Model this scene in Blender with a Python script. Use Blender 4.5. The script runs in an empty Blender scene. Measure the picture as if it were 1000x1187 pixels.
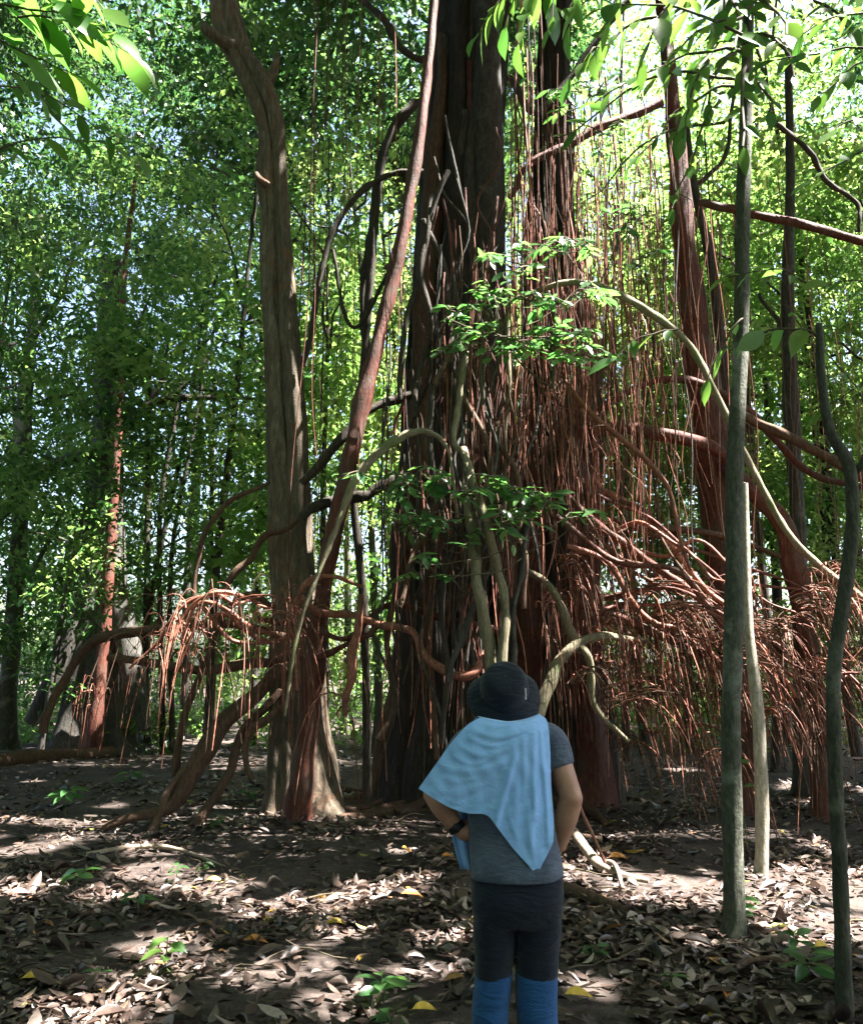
import bpy, math, random
import numpy as np
rng = np.random.default_rng(11)
random.seed(5)
C = bpy.context.scene.collection
# ------------------------------------------------------------------ camera model (photo pixels -> world)
F, CX, CY, CAMZ = 1000.0, 500.0, 593.5, 1.65
TH = math.atan(182 / 1000.0)
CT, ST = math.cos(TH), math.sin(TH)
CAM = np.array([0, 0, CAMZ]); FWD = np.array([0, CT, ST])

def ray(px, py):
    a, b = (px - CX) / F, (CY - py) / F
    return np.array([a, CT - b * ST, ST + b * CT])
def W(px, py, Y):
    d = ray(px, py); return CAM + d * (Y / d[1])
def G(px, py):
    d = ray(px, py); return CAM + d * (-CAMZ / d[2])
def YG(py): return G(500, py)[1]
def mpp(P): return float((P - CAM) @ FWD) / F          # metres per photo pixel at P

SUN_EL, SUN_AZ = math.radians(62), math.radians(95)   # azimuth from +Y towards +X
SD = np.array([math.cos(SUN_EL) * math.sin(SUN_AZ), math.cos(SUN_EL) * math.cos(SUN_AZ), math.sin(SUN_EL)])
SXY = SD[:2] / SD[2]

# gaps in the canopy: (photo point, distance or None = on the ground, radius m)
GAPS = []
def gap(px, py, Y, r):
    P = G(px, py) if Y is None else W(px, py, Y)
    q = P[:2] - P[2] * SXY
    GAPS.append((q[0], q[1], r, P[2]))
for a in [  # ground
    (20, 985, None, .32), (60, 978, None, .2), (180, 1010, None, .3), (235, 1028, None, .38), (290, 1050, None, .25), (194, 1112, None, .2), (194, 1085, 5.6, .24),
    (120, 1040, None, .12), (20, 1040, None, .2), (100, 1170, None, .25), (150, 1160, None, .15),
    (380, 1045, None, .28), (440, 1035, None, .3), (470, 1022, None, .14), (470, 985, None, .14),
    (700, 1020, None, .5), (735, 1040, None, .35), (760, 1030, None, .6), (800, 1045, None, .4), (830, 1030, None, .6), (870, 1048, None, .4), (900, 1025, None, .6), (960, 1020, None, .6), (1000, 1035, None, .5), (665, 1000, None, .25),
    (930, 1085, None, .3), (985, 1075, None, .35), (950, 985, None, .2),
    (250, 860, None, .9), (300, 850, None, .7), (200, 845, None, .7), (130, 845, None, .6), (60, 840, None, .6), (400, 850, None, .5), (10, 870, None, .5), (60, 865, None, .3), (790, 893, None, .3), (930, 912, None, .4),
    (330, 985, None, .1), (90, 940, None, .1), (600, 1000, None, .12),
    # fig, roots and shrub
    (110, 50, 2.4, .16), (30, 10, 2.4, .1), (590, 40, 3.6, .18), (720, 60, 4.2, .25), (690, 180, 4.9, .25), (780, 150, 5, .2), (860, 60, 4.8, .25), (960, 60, 4.4, .2), (850, 395, 5, .15), (735, 400, 5, .12), (660, 780, 9.4, .35), (700, 850, 9.4, .25), (720, 720, 9.3, .4), (790, 750, 9.3, .4), (860, 730, 9.2, .35), (930, 720, 9.1, .4), (680, 740, 9.3, .3), (980, 720, 9, .35), (760, 810, 9.4, .3), (640, 620, 9.5, .25), (700, 650, 9.5, .25), (770, 640, 9.5, .2), (850, 800, 9.2, .3), (320, 770, 9.4, .15),
    (640, 200, 10, .7), (655, 140, 10, .6), (690, 250, 9.7, .7), (705, 190, 9.8, .6), (740, 250, 9.6, .4), (690, 340, 9.5, .35), (660, 290, 8.6, .4), (600, 300, 8.4, .4), (545, 340, 8.3, .45),
    (640, 400, 8.4, .45), (575, 380, 8.3, .4), (700, 300, 9.5, .25), (735, 240, 9.6, .3), (590, 410, 9.3, .14), (505, 25, 10, .18), (482, 150, 9.8, .22), (455, 330, 9.7, .22), (430, 430, 9.7, .14), (470, 240, 9.7, .14),
    (455, 525, 8.2, .2), (435, 540, 8.2, .16), (475, 512, 8.2, .14), (785, 190, 10.4, .22), (795, 260, 10.4, .14), (740, 380, 9, .2), (770, 350, 9, .2),
    (245, 705, 9.2, .35), (215, 730, 9.2, .3), (290, 715, 9.2, .25), (350, 740, 9.5, .2), (330, 790, 9.6, .14), (430, 720, 9.2, .14),
    (700, 740, 9.6, .28), (760, 760, 9.6, .3), (660, 710, 9.5, .2), (820, 790, 9.4, .25), (730, 800, 9.4, .2), (900, 700, 9.2, .3), (960, 680, 9.0, .3), (940, 760, 9.2, .2), (990, 760, 9, .2),
    (690, 690, 10, .15), (790, 700, 9.7, .15), (660, 640, 9.8, .15), (640, 750, 9.6, .14),
    (131, 590, 16.9, .9), (134, 540, 16.9, .7), (125, 660, 16.9, .6), (125, 700, 16.9, .4), (118, 780, 16.9, .5), (145, 750, 17, .5), (300, 205, 10.1, .2), (318, 300, 10.1, .12), (330, 560, 10.1, .12), (338, 430, 10.1, .22), (340, 475, 10.1, .25), (338, 390, 10.1, .15), (345, 640, 10, .16), (345, 700, 9.5, .16),
    (870, 330, 5.6, .06), (884, 950, 6.9, .35), (884, 860, 6.9, .32), (884, 1000, 6.9, .3), (884, 800, 6.9, .2), (858, 420, 5.7, .1), (860, 180, 5.7, .12), (852, 980, 5.7, .12), (875, 760, 6.9, .1), (740, 600, 9.8, .1), (760, 560, 9.2, .14), (880, 560, 9, .2), (915, 620, 9, .16), (800, 430, 9, .12),
    (545, 790, 9.2, .12), (500, 850, 9.8, .1), (560, 690, 8.6, .08), (720, 420, 9, .14), (600, 560, 8.3, .1), (440, 560, 8.6, .14), (530, 560, 8.3, .1),
]: gap(*a)
for _ in range(60):   # small random chinks
    GAPS.append((rng.uniform(-9, 10), rng.uniform(2, 13.5), rng.uniform(.04, .12), 0.0))

SHADED = [(.31 - zz * SXY[0], 3.45 - zz * SXY[1], .42) for zz in (0.1, .5, .9, 1.3, 1.75)]   # leaves kept and added here to hold the sun off the person
def sun_keep(P):
    q = P[:, :2] - P[:, 2:] * SXY
    keep = np.ones(len(P), bool)
    rag = .30 * np.sin(q[:, 0] * 9 + 2 * np.sin(q[:, 1] * 5)) * np.sin(q[:, 1] * 11 + 1.5 * np.sin(q[:, 0] * 7)) + .2 * np.sin(q[:, 0] * 23 + q[:, 1] * 17)
    for (a, b, r, z) in GAPS:
        d2 = (q[:, 0] - a) ** 2 + (q[:, 1] - b) ** 2
        keep &= ~((d2 < ((.85 + rag) * r + .12) ** 2) & (P[:, 2] > z + .5))
    for (a, b, r) in SHADED: keep |= ((q[:, 0] - a) ** 2 + (q[:, 1] - b) ** 2 < r * r)
    return keep

# ------------------------------------------------------------------ mesh builder
class MB:
    def __init__(s): s.v = []; s.f = []; s.r = []; s.n = 0
    def add(s, v, f, r=0.0):
        v = np.asarray(v, float); f = np.asarray(f, int)
        s.v.append(v); s.f.append(f + s.n); s.n += len(v)
        s.r.append(np.full(len(v), r) if np.isscalar(r) else np.asarray(r, float))
    def build(s, name, mat, parent=None, smooth=True, loc=None):
        V = np.concatenate(s.v); R = np.concatenate(s.r)
        o0 = np.array(parent['wloc']) if parent is not None else (np.array(loc) if loc is not None else V.mean(0) * [1, 1, 0])
        V = V - o0
        me = bpy.data.meshes.new(name)
        me.vertices.add(len(V)); me.vertices.foreach_set('co', V.astype(np.float32).ravel())
        loops = np.concatenate([f.ravel() for f in s.f]); sizes = np.concatenate([np.full(len(f), f.shape[1]) for f in s.f])
        starts = np.concatenate([[0], np.cumsum(sizes)[:-1]])
        me.loops.add(len(loops)); me.loops.foreach_set('vertex_index', loops.astype(np.int32))
        me.polygons.add(len(sizes)); me.polygons.foreach_set('loop_start', starts.astype(np.int32))
        me.polygons.foreach_set('loop_total', sizes.astype(np.int32))
        me.polygons.foreach_set('use_smooth', np.full(len(sizes), smooth))
        a = me.attributes.new('rnd', 'FLOAT', 'POINT'); a.data.foreach_set('value', R.astype(np.float32))
        me.update(calc_edges=True); me.validate()
        me.materials.append(mat)
        o = bpy.data.objects.new(name, me); C.objects.link(o)
        if parent is not None: o.parent = parent
        else: o.location = o0
        o['wloc'] = [float(x) for x in (o0)]
        return o

def tag(o, label, cat=None, group=None, kind=None):
    if label: o['label'] = label
    if cat: o['category'] = cat
    if group: o['group'] = group
    if kind: o['kind'] = kind
    return o
def thing(name, loc, label, cat, group=None):
    o = bpy.data.objects.new(name, None); C.objects.link(o)
    o.location = [float(x) for x in loc]; o.empty_display_size = .2
    o['wloc'] = [float(x) for x in loc]
    return tag(o, label, cat, group)

def cr(pts, n=6):            # Catmull-Rom through rows of any width
    P = np.asarray(pts, float)
    if len(P) == 2: return np.linspace(P[0], P[1], n + 1)
    Q = np.vstack([2 * P[0] - P[1], P, 2 * P[-1] - P[-2]])
    out = []
    for i in range(1, len(Q) - 2):
        p0, p1, p2, p3 = Q[i - 1], Q[i], Q[i + 1], Q[i + 2]
        for t in np.linspace(0, 1, n, endpoint=False):
            out.append(.5 * (2 * p1 + (p2 - p0) * t + (2 * p0 - 5 * p1 + 4 * p2 - p3) * t * t + (3 * p1 - p0 - 3 * p2 + p3) * t ** 3))
    out.append(P[-1])
    return np.array(out)

def tube(mb, pts, rad, sides=8, lump=.12, flute=0.0, nfl=5, seed=None, rv=None):
    P = np.asarray(pts, float); N = len(P); rad = np.maximum(np.broadcast_to(np.asarray(rad, float), (N,)), 5e-4)
    T = np.gradient(P, axis=0); T /= np.linalg.norm(T, axis=1)[:, None] + 1e-9
    up = np.array([1.0, 0, 0]) if abs(T[0][0]) < .8 else np.array([0, 1.0, 0])
    U = np.zeros_like(P); u = up - T[0] * (up @ T[0]); u /= np.linalg.norm(u)
    for i in range(N):
        u = u - T[i] * (u @ T[i]); u /= np.linalg.norm(u) + 1e-9; U[i] = u
    Vv = np.cross(T, U)
    ang = np.linspace(0, 2 * np.pi, sides, endpoint=False)
    s = np.concatenate([[0], np.cumsum(np.linalg.norm(np.diff(P, axis=0), axis=1))])
    ph = rng.uniform(0, 6.28, 8) if seed is None else np.random.default_rng(seed).uniform(0, 6.28, 8)
    rm = max(rad.mean(), .004)
    A, S = np.meshgrid(ang, s)
    m = 1 + lump * (.5 * np.sin(S / rm * .9 + ph[0] + np.sin(A + ph[1])) + .4 * np.sin(2 * A + S / rm * .37 + ph[2]) + .35 * np.sin(3 * A - S / rm * .6 + ph[3]) + .3 * np.sin(S / rm * .31 + ph[4]))
    if flute:
        m += flute * np.abs(np.sin(nfl * .5 * A + ph[5] + .5 * np.sin(S * .8 + ph[6]))) - flute * .5
        m += flute * .5 * np.sin((nfl + 4) * A + ph[7] + .7 * np.sin(S * 1.7)) * .6
    R = rad[:, None] * m
    V = P[:, None] + R[..., None] * (np.cos(A)[..., None] * U[:, None] + np.sin(A)[..., None] * Vv[:, None])
    idx = np.arange(N * sides).reshape(N, sides)
    a = idx[:-1]; b = idx[1:]
    f = np.stack([a, np.roll(a, -1, 1), np.roll(b, -1, 1), b], -1).reshape(-1, 4)
    r = rng.random() if rv is None else rv
    mb.add(V.reshape(-1, 3), f, r)
    for ring, c, fl in ((idx[0], P[0] - T[0] * rad[0] * .3, 1), (idx[-1], P[-1] + T[-1] * rad[-1] * .3, 0)):
        vv = np.vstack([V.reshape(-1, 3)[ring], c]); k = np.arange(sides)
        ff = np.stack([k, np.roll(k, -1), np.full(sides, sides)], -1)
        mb.add(vv, ff[:, ::-1] if fl else ff, r)

def wob(pts, amp, fr=2.0):
    P = np.array(pts, float); n = len(P); t = np.linspace(0, 1, n)
    for k in range(3):
        for j in range(1, 4): P[:, k] += amp * rng.normal() / j * np.sin(j * fr * np.pi * t + rng.uniform(0, 6.28)) * np.minimum(1, np.minimum(t, 1 - t) * 8 + .25)
    return P

def ptube(mb, L, sides=8, n=8, lump=.12, flute=0, nfl=5, wobble=0, rv=None, ground=False):
    """L rows (px, py, Y, radius in photo pixels)"""
    rows = []
    for (a, b, Y, r) in L:
        P = W(a, b, Y); rows.append([*P, r * mpp(P)])
    if ground and rows[-1][2] > .03:
        x, y, z, r = rows[-1]; g = .5 * (rows[-1][0] - rows[-2][0]) * min(1, z / max(.05, rows[-2][2] - z))
        rows += [[x + g * .6, y, z * .35, r * 1.2], [x + g, y, -.12, r * 1.9]]
    Q = cr(rows, n); pts = Q[:, :3]
    if wobble: pts = wob(pts, wobble)
    tube(mb, pts, Q[:, 3], sides, lump, flute, nfl, rv=rv)
    return pts

# leaf templates: stations (u, half width)
def leaf_tmpl(st, fold=.16, curl=.18):
    v = []; 
    for (u, w) in st:
        z = -curl * u * u
        v += [(u, -w, z + fold * w), (u, 0, z), (u, w, z + fold * w)]
    f = []
    for i in range(len(st) - 1):
        a = i * 3; f += [(a, a + 1, a + 4, a + 3), (a + 1, a + 2, a + 5, a + 4)]
    return np.array(v), np.array(f)
LOW = (np.array([(0, 0, 0), (.45, -.5, .1), (1, 0, -.12), (.45, .5, .1)]), np.array([(0, 1, 2, 3)]))
MID = leaf_tmpl([(0, .03), (.25, .36), (.55, .46), (.82, .25), (1, .01)])
HI = leaf_tmpl([(-.12, .012), (0, .02), (.08, .16), (.2, .34), (.36, .46), (.52, .48), (.68, .40), (.82, .24), (.92, .09), (1.0, .006)], .22, .3)
DRY = leaf_tmpl([(0, .03), (.22, .38), (.5, .5), (.78, .34), (1, .03)], .5, .25)

def nrm(a): return a / (np.linalg.norm(a, axis=-1, keepdims=True) + 1e-9)
def leaves(mb, B, D, Nn, L, Wd, tmpl=LOW, rv=None, curl=None):
    B = np.asarray(B, float); n = len(B)
    if n == 0: return
    D = nrm(np.asarray(D, float)); Nn = np.asarray(Nn, float); Nn = nrm(Nn - D * (D * Nn).sum(1, keepdims=True)); S = np.cross(D, Nn)
    tv, tf = tmpl; L = np.broadcast_to(L, (n,)); Wd = np.broadcast_to(Wd, (n,))
    cz = np.ones(n) if curl is None else curl
    V = B[:, None] + (L[:, None] * tv[None, :, 0])[..., None] * D[:, None] + (Wd[:, None] * tv[None, :, 1])[..., None] * S[:, None] + (L[:, None] * tv[None, :, 2] * cz[:, None])[..., None] * Nn[:, None]
    m = len(tv)
    f = (tf[None] + (np.arange(n) * m)[:, None, None]).reshape(-1, tf.shape[1])
    if rv is None: rv = rng.random(n)
    mb.add(V.reshape(-1, 3), f, np.repeat(np.broadcast_to(rv, (n,)), m))

def rdir(n): return nrm(rng.normal(size=(n, 3)))
def sprays(mb, centers, per, ll, spread, flat=.45, lw=.42, tmpl=LOW, cull=True, rr=(0, 1)):
    """leaf sprays: each a flattish tilted tuft of leaves round a twig"""
    M = len(centers)
    if M == 0: return
    ax = nrm(np.stack([rng.normal(size=M), rng.normal(size=M), rng.normal(size=M) * .35 - .25], -1))
    up = nrm(np.stack([rng.normal(size=M) * .35, rng.normal(size=M) * .35, np.ones(M)], -1))
    sd = nrm(np.cross(ax, up)); up = np.cross(sd, ax)
    a = rng.uniform(-1, 1, (M, per)); b = rng.normal(size=(M, per)) * .45 * (1 - .5 * np.abs(a)); c = rng.normal(size=(M, per)) * flat * .45
    sc = (spread * rng.uniform(.6, 1.35, (M,)))[:, None, None]
    P = centers[:, None] + sc * (a[..., None] * ax[:, None] + b[..., None] * sd[:, None] + c[..., None] * up[:, None])
    D = ax[:, None] * rng.uniform(.2, 1, (M, per, 1)) + sd[:, None] * np.sign(b)[..., None] * rng.uniform(.3, 1.2, (M, per, 1)) + rng.normal(size=(M, per, 3)) * .3 + np.array([0, 0, -.25])
    N = up[:, None] + rng.normal(size=(M, per, 3)) * .28
    base = np.clip(rng.uniform(rr[0], rr[1], (M, 1)) + rng.normal(size=(M, per)) * .13, 0, 1)
    P, D, N, base = P.reshape(-1, 3), D.reshape(-1, 3), N.reshape(-1, 3), base.reshape(-1)
    if cull:
        k = sun_keep(P + nrm(D) * ll * .5) & (P[:, 2] > .05); P, D, N, base = P[k], D[k], N[k], base[k]
    L = ll * rng.uniform(.65, 1.3, len(P))
    leaves(mb, P, D, N, L, L * lw * rng.uniform(.8, 1.2, len(P)), tmpl, base)

def clumpy(mb, cen, K, M, per, ll, spread, cs, mats=None):
    """boughs: K clumps picked from cen, each a flattish pile of sprays with a tone and leaf size of its own"""
    pick = cen[rng.integers(0, len(cen), K)]
    for c in pick:
        m = max(2, int(rng.poisson(M / K))); f = rng.uniform(.6, 1.6)
        o = rng.normal(size=(m, 3)) * np.array([cs, cs, cs * .32]) * f; o[:, 2] -= .25 * np.hypot(o[:, 0], o[:, 1])
        t = rng.random(); sprays(mb, c + o, per, ll * rng.uniform(.65, 1.5), spread, rr=(max(0, t - .2), min(1, t + .2)))
# ------------------------------------------------------------------ materials
def nodes(name):
    m = bpy.data.materials.new(name); m.use_nodes = True
    nt = m.node_tree; nt.nodes.clear(); return m, nt
def ramp(nt, src, stops, interp='LINEAR'):
    r = nt.nodes.new('ShaderNodeValToRGB'); r.color_ramp.interpolation = interp
    el = r.color_ramp.elements
    while len(el) < len(stops): el.new(.5)
    for e, (p, c) in zip(el, stops): e.position = p; e.color = (*c, 1)
    nt.links.new(src, r.inputs[0]); return r.outputs[0]
def N_(nt, t, **kw):
    n = nt.nodes.new(t)
    for k, v in kw.items():
        if k in n.inputs: n.inputs[k].default_value = v
        else: setattr(n, k, v)
    return n
def noise(nt, vec, scale, detail=4, rough=.6, dist=0):
    n = N_(nt, 'ShaderNodeTexNoise', Scale=scale, Detail=detail, Roughness=rough, Distortion=dist); nt.links.new(vec, n.inputs['Vector']); return n.outputs['Fac']
def mapped(nt, scale):
    tc = nt.nodes.new('ShaderNodeTexCoord'); mp = N_(nt, 'ShaderNodeMapping'); mp.inputs['Scale'].default_value = scale
    nt.links.new(tc.outputs['Object'], mp.inputs['Vector']); return mp.outputs[0]
def mixc(nt, fac, a, b, mode='MIX'):
    m = nt.nodes.new('ShaderNodeMix'); m.data_type = 'RGBA'; m.blend_type = mode
    for s, x in ((m.inputs[0], fac), (m.inputs[6], a), (m.inputs[7], b)):
        if isinstance(x, (int, float)): s.default_value = x
        elif isinstance(x, tuple): s.default_value = (*x, 1)
        else: nt.links.new(x, s)
    return m.outputs[2]
def bump(nt, h, strength, dist):
    b = N_(nt, 'ShaderNodeBump', Strength=strength, Distance=dist); nt.links.new(h, b.inputs['Height']); return b.outputs[0]
def finish(nt, col, rough=.6, normal=None, spec=.4, trans=None, tfac=.45, sheen=0):
    p = nt.nodes.new('ShaderNodeBsdfPrincipled'); o = nt.nodes.new('ShaderNodeOutputMaterial')
    nt.links.new(col, p.inputs['Base Color']); p.inputs['Specular IOR Level'].default_value = spec
    if sheen: p.inputs['Sheen Weight'].default_value = sheen
    if isinstance(rough, float): p.inputs['Roughness'].default_value = rough
    else: nt.links.new(rough, p.inputs['Roughness'])
    if normal: nt.links.new(normal, p.inputs['Normal'])
    out = p.outputs[0]
    if trans:
        t = nt.nodes.new('ShaderNodeBsdfTranslucent'); nt.links.new(trans, t.inputs[0])
        mx = nt.nodes.new('ShaderNodeMixShader'); mx.inputs[0].default_value = tfac
        nt.links.new(out, mx.inputs[1]); nt.links.new(t.outputs[0], mx.inputs[2]); out = mx.outputs[0]
    nt.links.new(out, o.inputs[0])
def rndattr(nt):
    a = nt.nodes.new('ShaderNodeAttribute'); a.attribute_name = 'rnd'; return a.outputs['Fac']

def leaf_mat(name, stops, tstops, rough=.42, tfac=.5, spec=.45):
    m, nt = nodes(name); r = rndattr(nt)
    v = mapped(nt, (1, 1, 1)); nz = noise(nt, v, 40, 3)
    c = mixc(nt, .35, ramp(nt, r, stops), ramp(nt, nz, [(.3, (.5, .5, .45)), (.7, (1, 1, 1))]), 'MULTIPLY')
    t = ramp(nt, r, tstops)
    finish(nt, c, rough, bump(nt, nz, .25, .004), spec, t, tfac); return m
M_LEAF_DK = leaf_mat('shaded_leaf', [(0, (.022, .058, .022)), (.5, (.042, .105, .032)), (1, (.08, .15, .04))], [(0, (.08, .21, .055)), (.6, (.20, .38, .085)), (1, (.38, .54, .14))])  # leaf colour darkened to carry the shade of the left wood
M_LEAF_BR = leaf_mat('sunlit_leaf', [(0, (.04, .10, .025)), (.5, (.075, .16, .035)), (1, (.12, .20, .045))], [(0, (.14, .31, .06)), (.6, (.30, .49, .11)), (1, (.52, .64, .20))])  # leaf colour brightened to carry the sun glow behind the fig
M_LEAF_SH = leaf_mat('shrub_leaf', [(0, (.03, .09, .03)), (.6, (.05, .13, .04)), (1, (.085, .17, .05))], [(0, (.10, .34, .07)), (1, (.25, .52, .10))], .32, .4, .6)
M_LEAF_NEAR = leaf_mat('near_leaf', [(0, (.035, .10, .02)), (.6, (.06, .14, .028)), (1, (.10, .17, .035))], [(0, (.12, .34, .05)), (1, (.26, .48, .07))], .38, .4)

M_LEAF_HI = leaf_mat('shaded_canopy_leaf', [(0, (.015, .045, .02)), (.5, (.025, .07, .026)), (1, (.045, .10, .032))], [(0, (.04, .13, .04)), (.6, (.09, .22, .05)), (1, (.2, .36, .09))], .42, .3)  # darker, less translucent leaf copy with overhead shade put into its colour

def bark(name, c1, c2, c3, scale=(9, 9, 2.2), strength=.7, moss=None, mossamt=.5, rough=.85, dist=.02, rv=.3):
    m, nt = nodes(name); v = mapped(nt, scale); v1 = mapped(nt, (1, 1, 1))
    n1 = noise(nt, v, 3.0, 8, .68, .4); n2 = noise(nt, v1, 2.3, 5, .6, .6); n3 = noise(nt, v1, 38, 4)
    c = ramp(nt, n1, [(.3, c1), (.52, c2), (.72, c3)])
    if moss: c = mixc(nt, ramp(nt, n2, [(1 - mossamt - .08, (0, 0, 0)), (1 - mossamt + .05, (1, 1, 1))]), c, moss)
    c = mixc(nt, .5, c, ramp(nt, n3, [(.3, (.55, .55, .55)), (.65, (1, 1, 1))]), 'MULTIPLY')
    r = mixc(nt, rv, c, ramp(nt, rndattr(nt), [(0, (.4, .34, .32)), (.5, (.85, .8, .78)), (1, (1.3, 1.35, 1.4))]), 'MULTIPLY')
    h = mixc(nt, .35, n1, n3)
    finish(nt, r, rough, bump(nt, h, strength, dist), .25); return m
M_FIG = bark('fig_bark', (.014, .012, .010), (.034, .028, .023), (.075, .062, .05), (9, 9, 1.2), 1.0, (.03, .026, .021), .4)
M_FIGROOT = bark('red_root_bark', (.05, .018, .013), (.13, .042, .027), (.23, .10, .07), (12, 12, 2.2), .9, (.11, .065, .048), .42, .65, .02)
M_ROOTLET = bark('rootlet_bark', (.18, .06, .038), (.33, .13, .085), (.54, .33, .23), (20, 20, 6), .4, (.17, .095, .065), .35, .55, .005, .9)
M_TWIN = bark('peeling_bark', (.06, .048, .036), (.15, .12, .085), (.27, .225, .165), (7, 7, 1.4), 1.0, (.21, .11, .055), .36)
M_MOSSY = bark('mossy_bark', (.028, .032, .022), (.07, .072, .05), (.13, .128, .095), (16, 16, 5), .9, (.23, .23, .18), .40)
M_GREY = bark('grey_bark', (.03, .03, .026), (.07, .065, .055), (.13, .12, .10), (9, 9, 2.5), .7, (.15, .16, .14), .33)
M_VINE = bark('pale_vine_bark', (.12, .10, .06), (.22, .19, .12), (.32, .28, .19), (14, 14, 3), .5, (.14, .17, .07), .4)
M_PALE = bark('pale_sapling_bark', (.20, .17, .12), (.36, .32, .25), (.50, .46, .38), (14, 14, 4), .6, (.26, .25, .16), .35, rv=.1)
M_LIANA = bark('liana_bark', (.03, .026, .02), (.06, .05, .038), (.10, .085, .065), (14, 14, 4), .6)
M_BROWN = bark('brown_root_bark', (.06, .035, .022), (.11, .065, .042), (.18, .115, .075), (12, 12, 3), .7)

def soil():
    m, nt = nodes('forest_soil'); v = mapped(nt, (1, 1, 1))
    n1 = noise(nt, v, 1.1, 6, .65); n2 = noise(nt, v, 14, 8, .7); n3 = noise(nt, v, 60, 5)
    c = ramp(nt, n2, [(.3, (.020, .015, .013)), (.52, (.055, .041, .034)), (.72, (.17, .13, .115))])
    c = mixc(nt, ramp(nt, n1, [(.42, (0, 0, 0)), (.6, (1, 1, 1))]), c, mixc(nt, .5, (.14, .112, .095), c))
    c = mixc(nt, .5, c, ramp(nt, n3, [(.3, (.4, .4, .4)), (.7, (1, 1, 1))]), 'MULTIPLY')
    finish(nt, c, .95, bump(nt, mixc(nt, .5, n2, n3), .9, .03), .2); return m
M_SOIL = soil()
def litter_mat():
    m, nt = nodes('dry_leaf'); v = mapped(nt, (1, 1, 1)); r = rndattr(nt); nz = noise(nt, v, 35, 5)
    c = ramp(nt, r, [(0, (.035, .023, .018)), (.3, (.085, .055, .042)), (.55, (.18, .125, .10)), (.78, (.38, .31, .27)), (.93, (.40, .27, .19)), (.965, (.42, .20, .06)), (.985, (.5, .34, .06)), (1, (.2, .26, .06))])
    c = mixc(nt, .6, c, ramp(nt, nz, [(.3, (.4, .36, .34)), (.65, (1, 1, 1))]), 'MULTIPLY')
    finish(nt, c, .42, bump(nt, nz, .4, .004), .6, c, .12); return m
M_DRY = litter_mat()
def plain(name, c, rough=.7, var=.3, sc=30, bs=.3, bd=.004, spec=.3, sheen=0):
    m, nt = nodes(name); v = mapped(nt, (1, 1, 1)); nz = noise(nt, v, sc, 6, .65)
    col = ramp(nt, nz, [(.3, tuple(x * (1 - var) for x in c)), (.7, tuple(min(1, x * (1 + var)) for x in c))])
    finish(nt, col, rough, bump(nt, nz, bs, bd), spec, sheen=sheen); return m
M_ORANGE = plain('orange_fallen_leaf', (.45, .19, .045), .5, .4); M_YELLOW = plain('yellow_fallen_leaf', (.52, .34, .05), .5, .35)
M_PINK = plain('pink_fallen_leaf', (.45, .22, .18), .5, .3)
M_TWIG = plain('twig_wood', (.075, .06, .035), .8)
M_STEMG = plain('green_stem', (.10, .15, .05), .6)
M_DEADWOOD = bark('dead_wood', (.16, .12, .09), (.30, .23, .17), (.42, .34, .26), (14, 14, 5), .5)

# ------------------------------------------------------------------ ground
def gz(x, y):
    x = np.asarray(x, float); y = np.asarray(y, float)
    return .035 * np.sin(x * 1.3 + .5 * np.sin(y * .9)) * np.sin(y * 1.1 + .4) + .018 * np.sin(x * 3.7 + y * 1.3) * np.sin(y * 3.1 - x * .8) + .01 * np.sin(x * 8.1 + 1) * np.sin(y * 7.3)
n = 300
gu = np.linspace(-1, 1, n)
gx = 9 * np.sinh(gu * 3.6) / math.sinh(3.6) * 14 ; gy = 7 + 9 * np.sinh(gu * 3.6) / math.sinh(3.6) * 14
X, Y = np.meshgrid(gx, gy); Z = gz(X, Y)
idx = np.arange(n * n).reshape(n, n)
mb = MB(); mb.add(np.stack([X, Y, Z], -1).reshape(-1, 3), np.stack([idx[:-1, :-1], idx[:-1, 1:], idx[1:, 1:], idx[1:, :-1]], -1).reshape(-1, 4))
tag(mb.build('ground', M_SOIL, loc=(0, 0, 0)), 'dark bare soil of the forest floor', 'ground', kind='structure')

# leaf litter
def litter(n, y0, y1, ll, wfac=.75):
    y = np.exp(rng.uniform(math.log(y0), math.log(y1), n)); x = rng.uniform(-1, 1, n) * (wfac * y + .6)
    pat = np.sin(x * 1.7 + 1.3 * np.sin(y * 1.1)) + np.sin(y * 2.3 + x * .6) + .8 * np.sin(x * 4.1 - y * 2.2)
    k = rng.random(n) < np.clip(.52 + .36 * pat + .5 * np.exp(-((x - 1.6) / 1.6) ** 2 - ((y - 6.4) / .8) ** 2) + .2 * np.exp(-((x + 1.8) / 1.3) ** 2 - ((y - 6.4) / .8) ** 2), .16, 1); x, y, pat = x[k], y[k], pat[k]; n = len(x)  # extra leaves where the sun patches fall, so those spots read brighter
    a = rng.uniform(0, 6.28, n); D = np.stack([np.cos(a), np.sin(a), rng.normal(size=n) * .22], -1)
    Nn = np.stack([rng.normal(size=n) * .25, rng.normal(size=n) * .25, np.ones(n) * np.where(rng.random(n) < .3, -1, 1)], -1)
    L = ll * rng.uniform(.5, 1.35, n)
    z = gz(x, y) + .012 + rng.random(n) * .03
    tone = np.clip(.27 + .06 * pat + rng.normal(size=n) * .30, 0, .93); hot = rng.random(n) < .018
    tone = np.where(hot, rng.uniform(.93, 1, n), tone)
    return np.stack([x, y, z], -1), D, Nn, L, L * rng.uniform(.32, .55, n), tone, rng.normal(.35, .5, n)
mb = MB()
for args in ((46000, 2.6, 13, .088), (5500, 2.6, 12, .15), (9000, 11, 30, .14)):
    B, D, Nn, L, Wd, tn, cz = litter(*args); leaves(mb, B, D, Nn, L, Wd, DRY, tn, cz)
tag(mb.build('leaf_litter', M_DRY, loc=(0, 0, 0)), 'carpet of dry brown fallen leaves over the forest floor', 'leaf litter', kind='stuff')
mb = MB()
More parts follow.
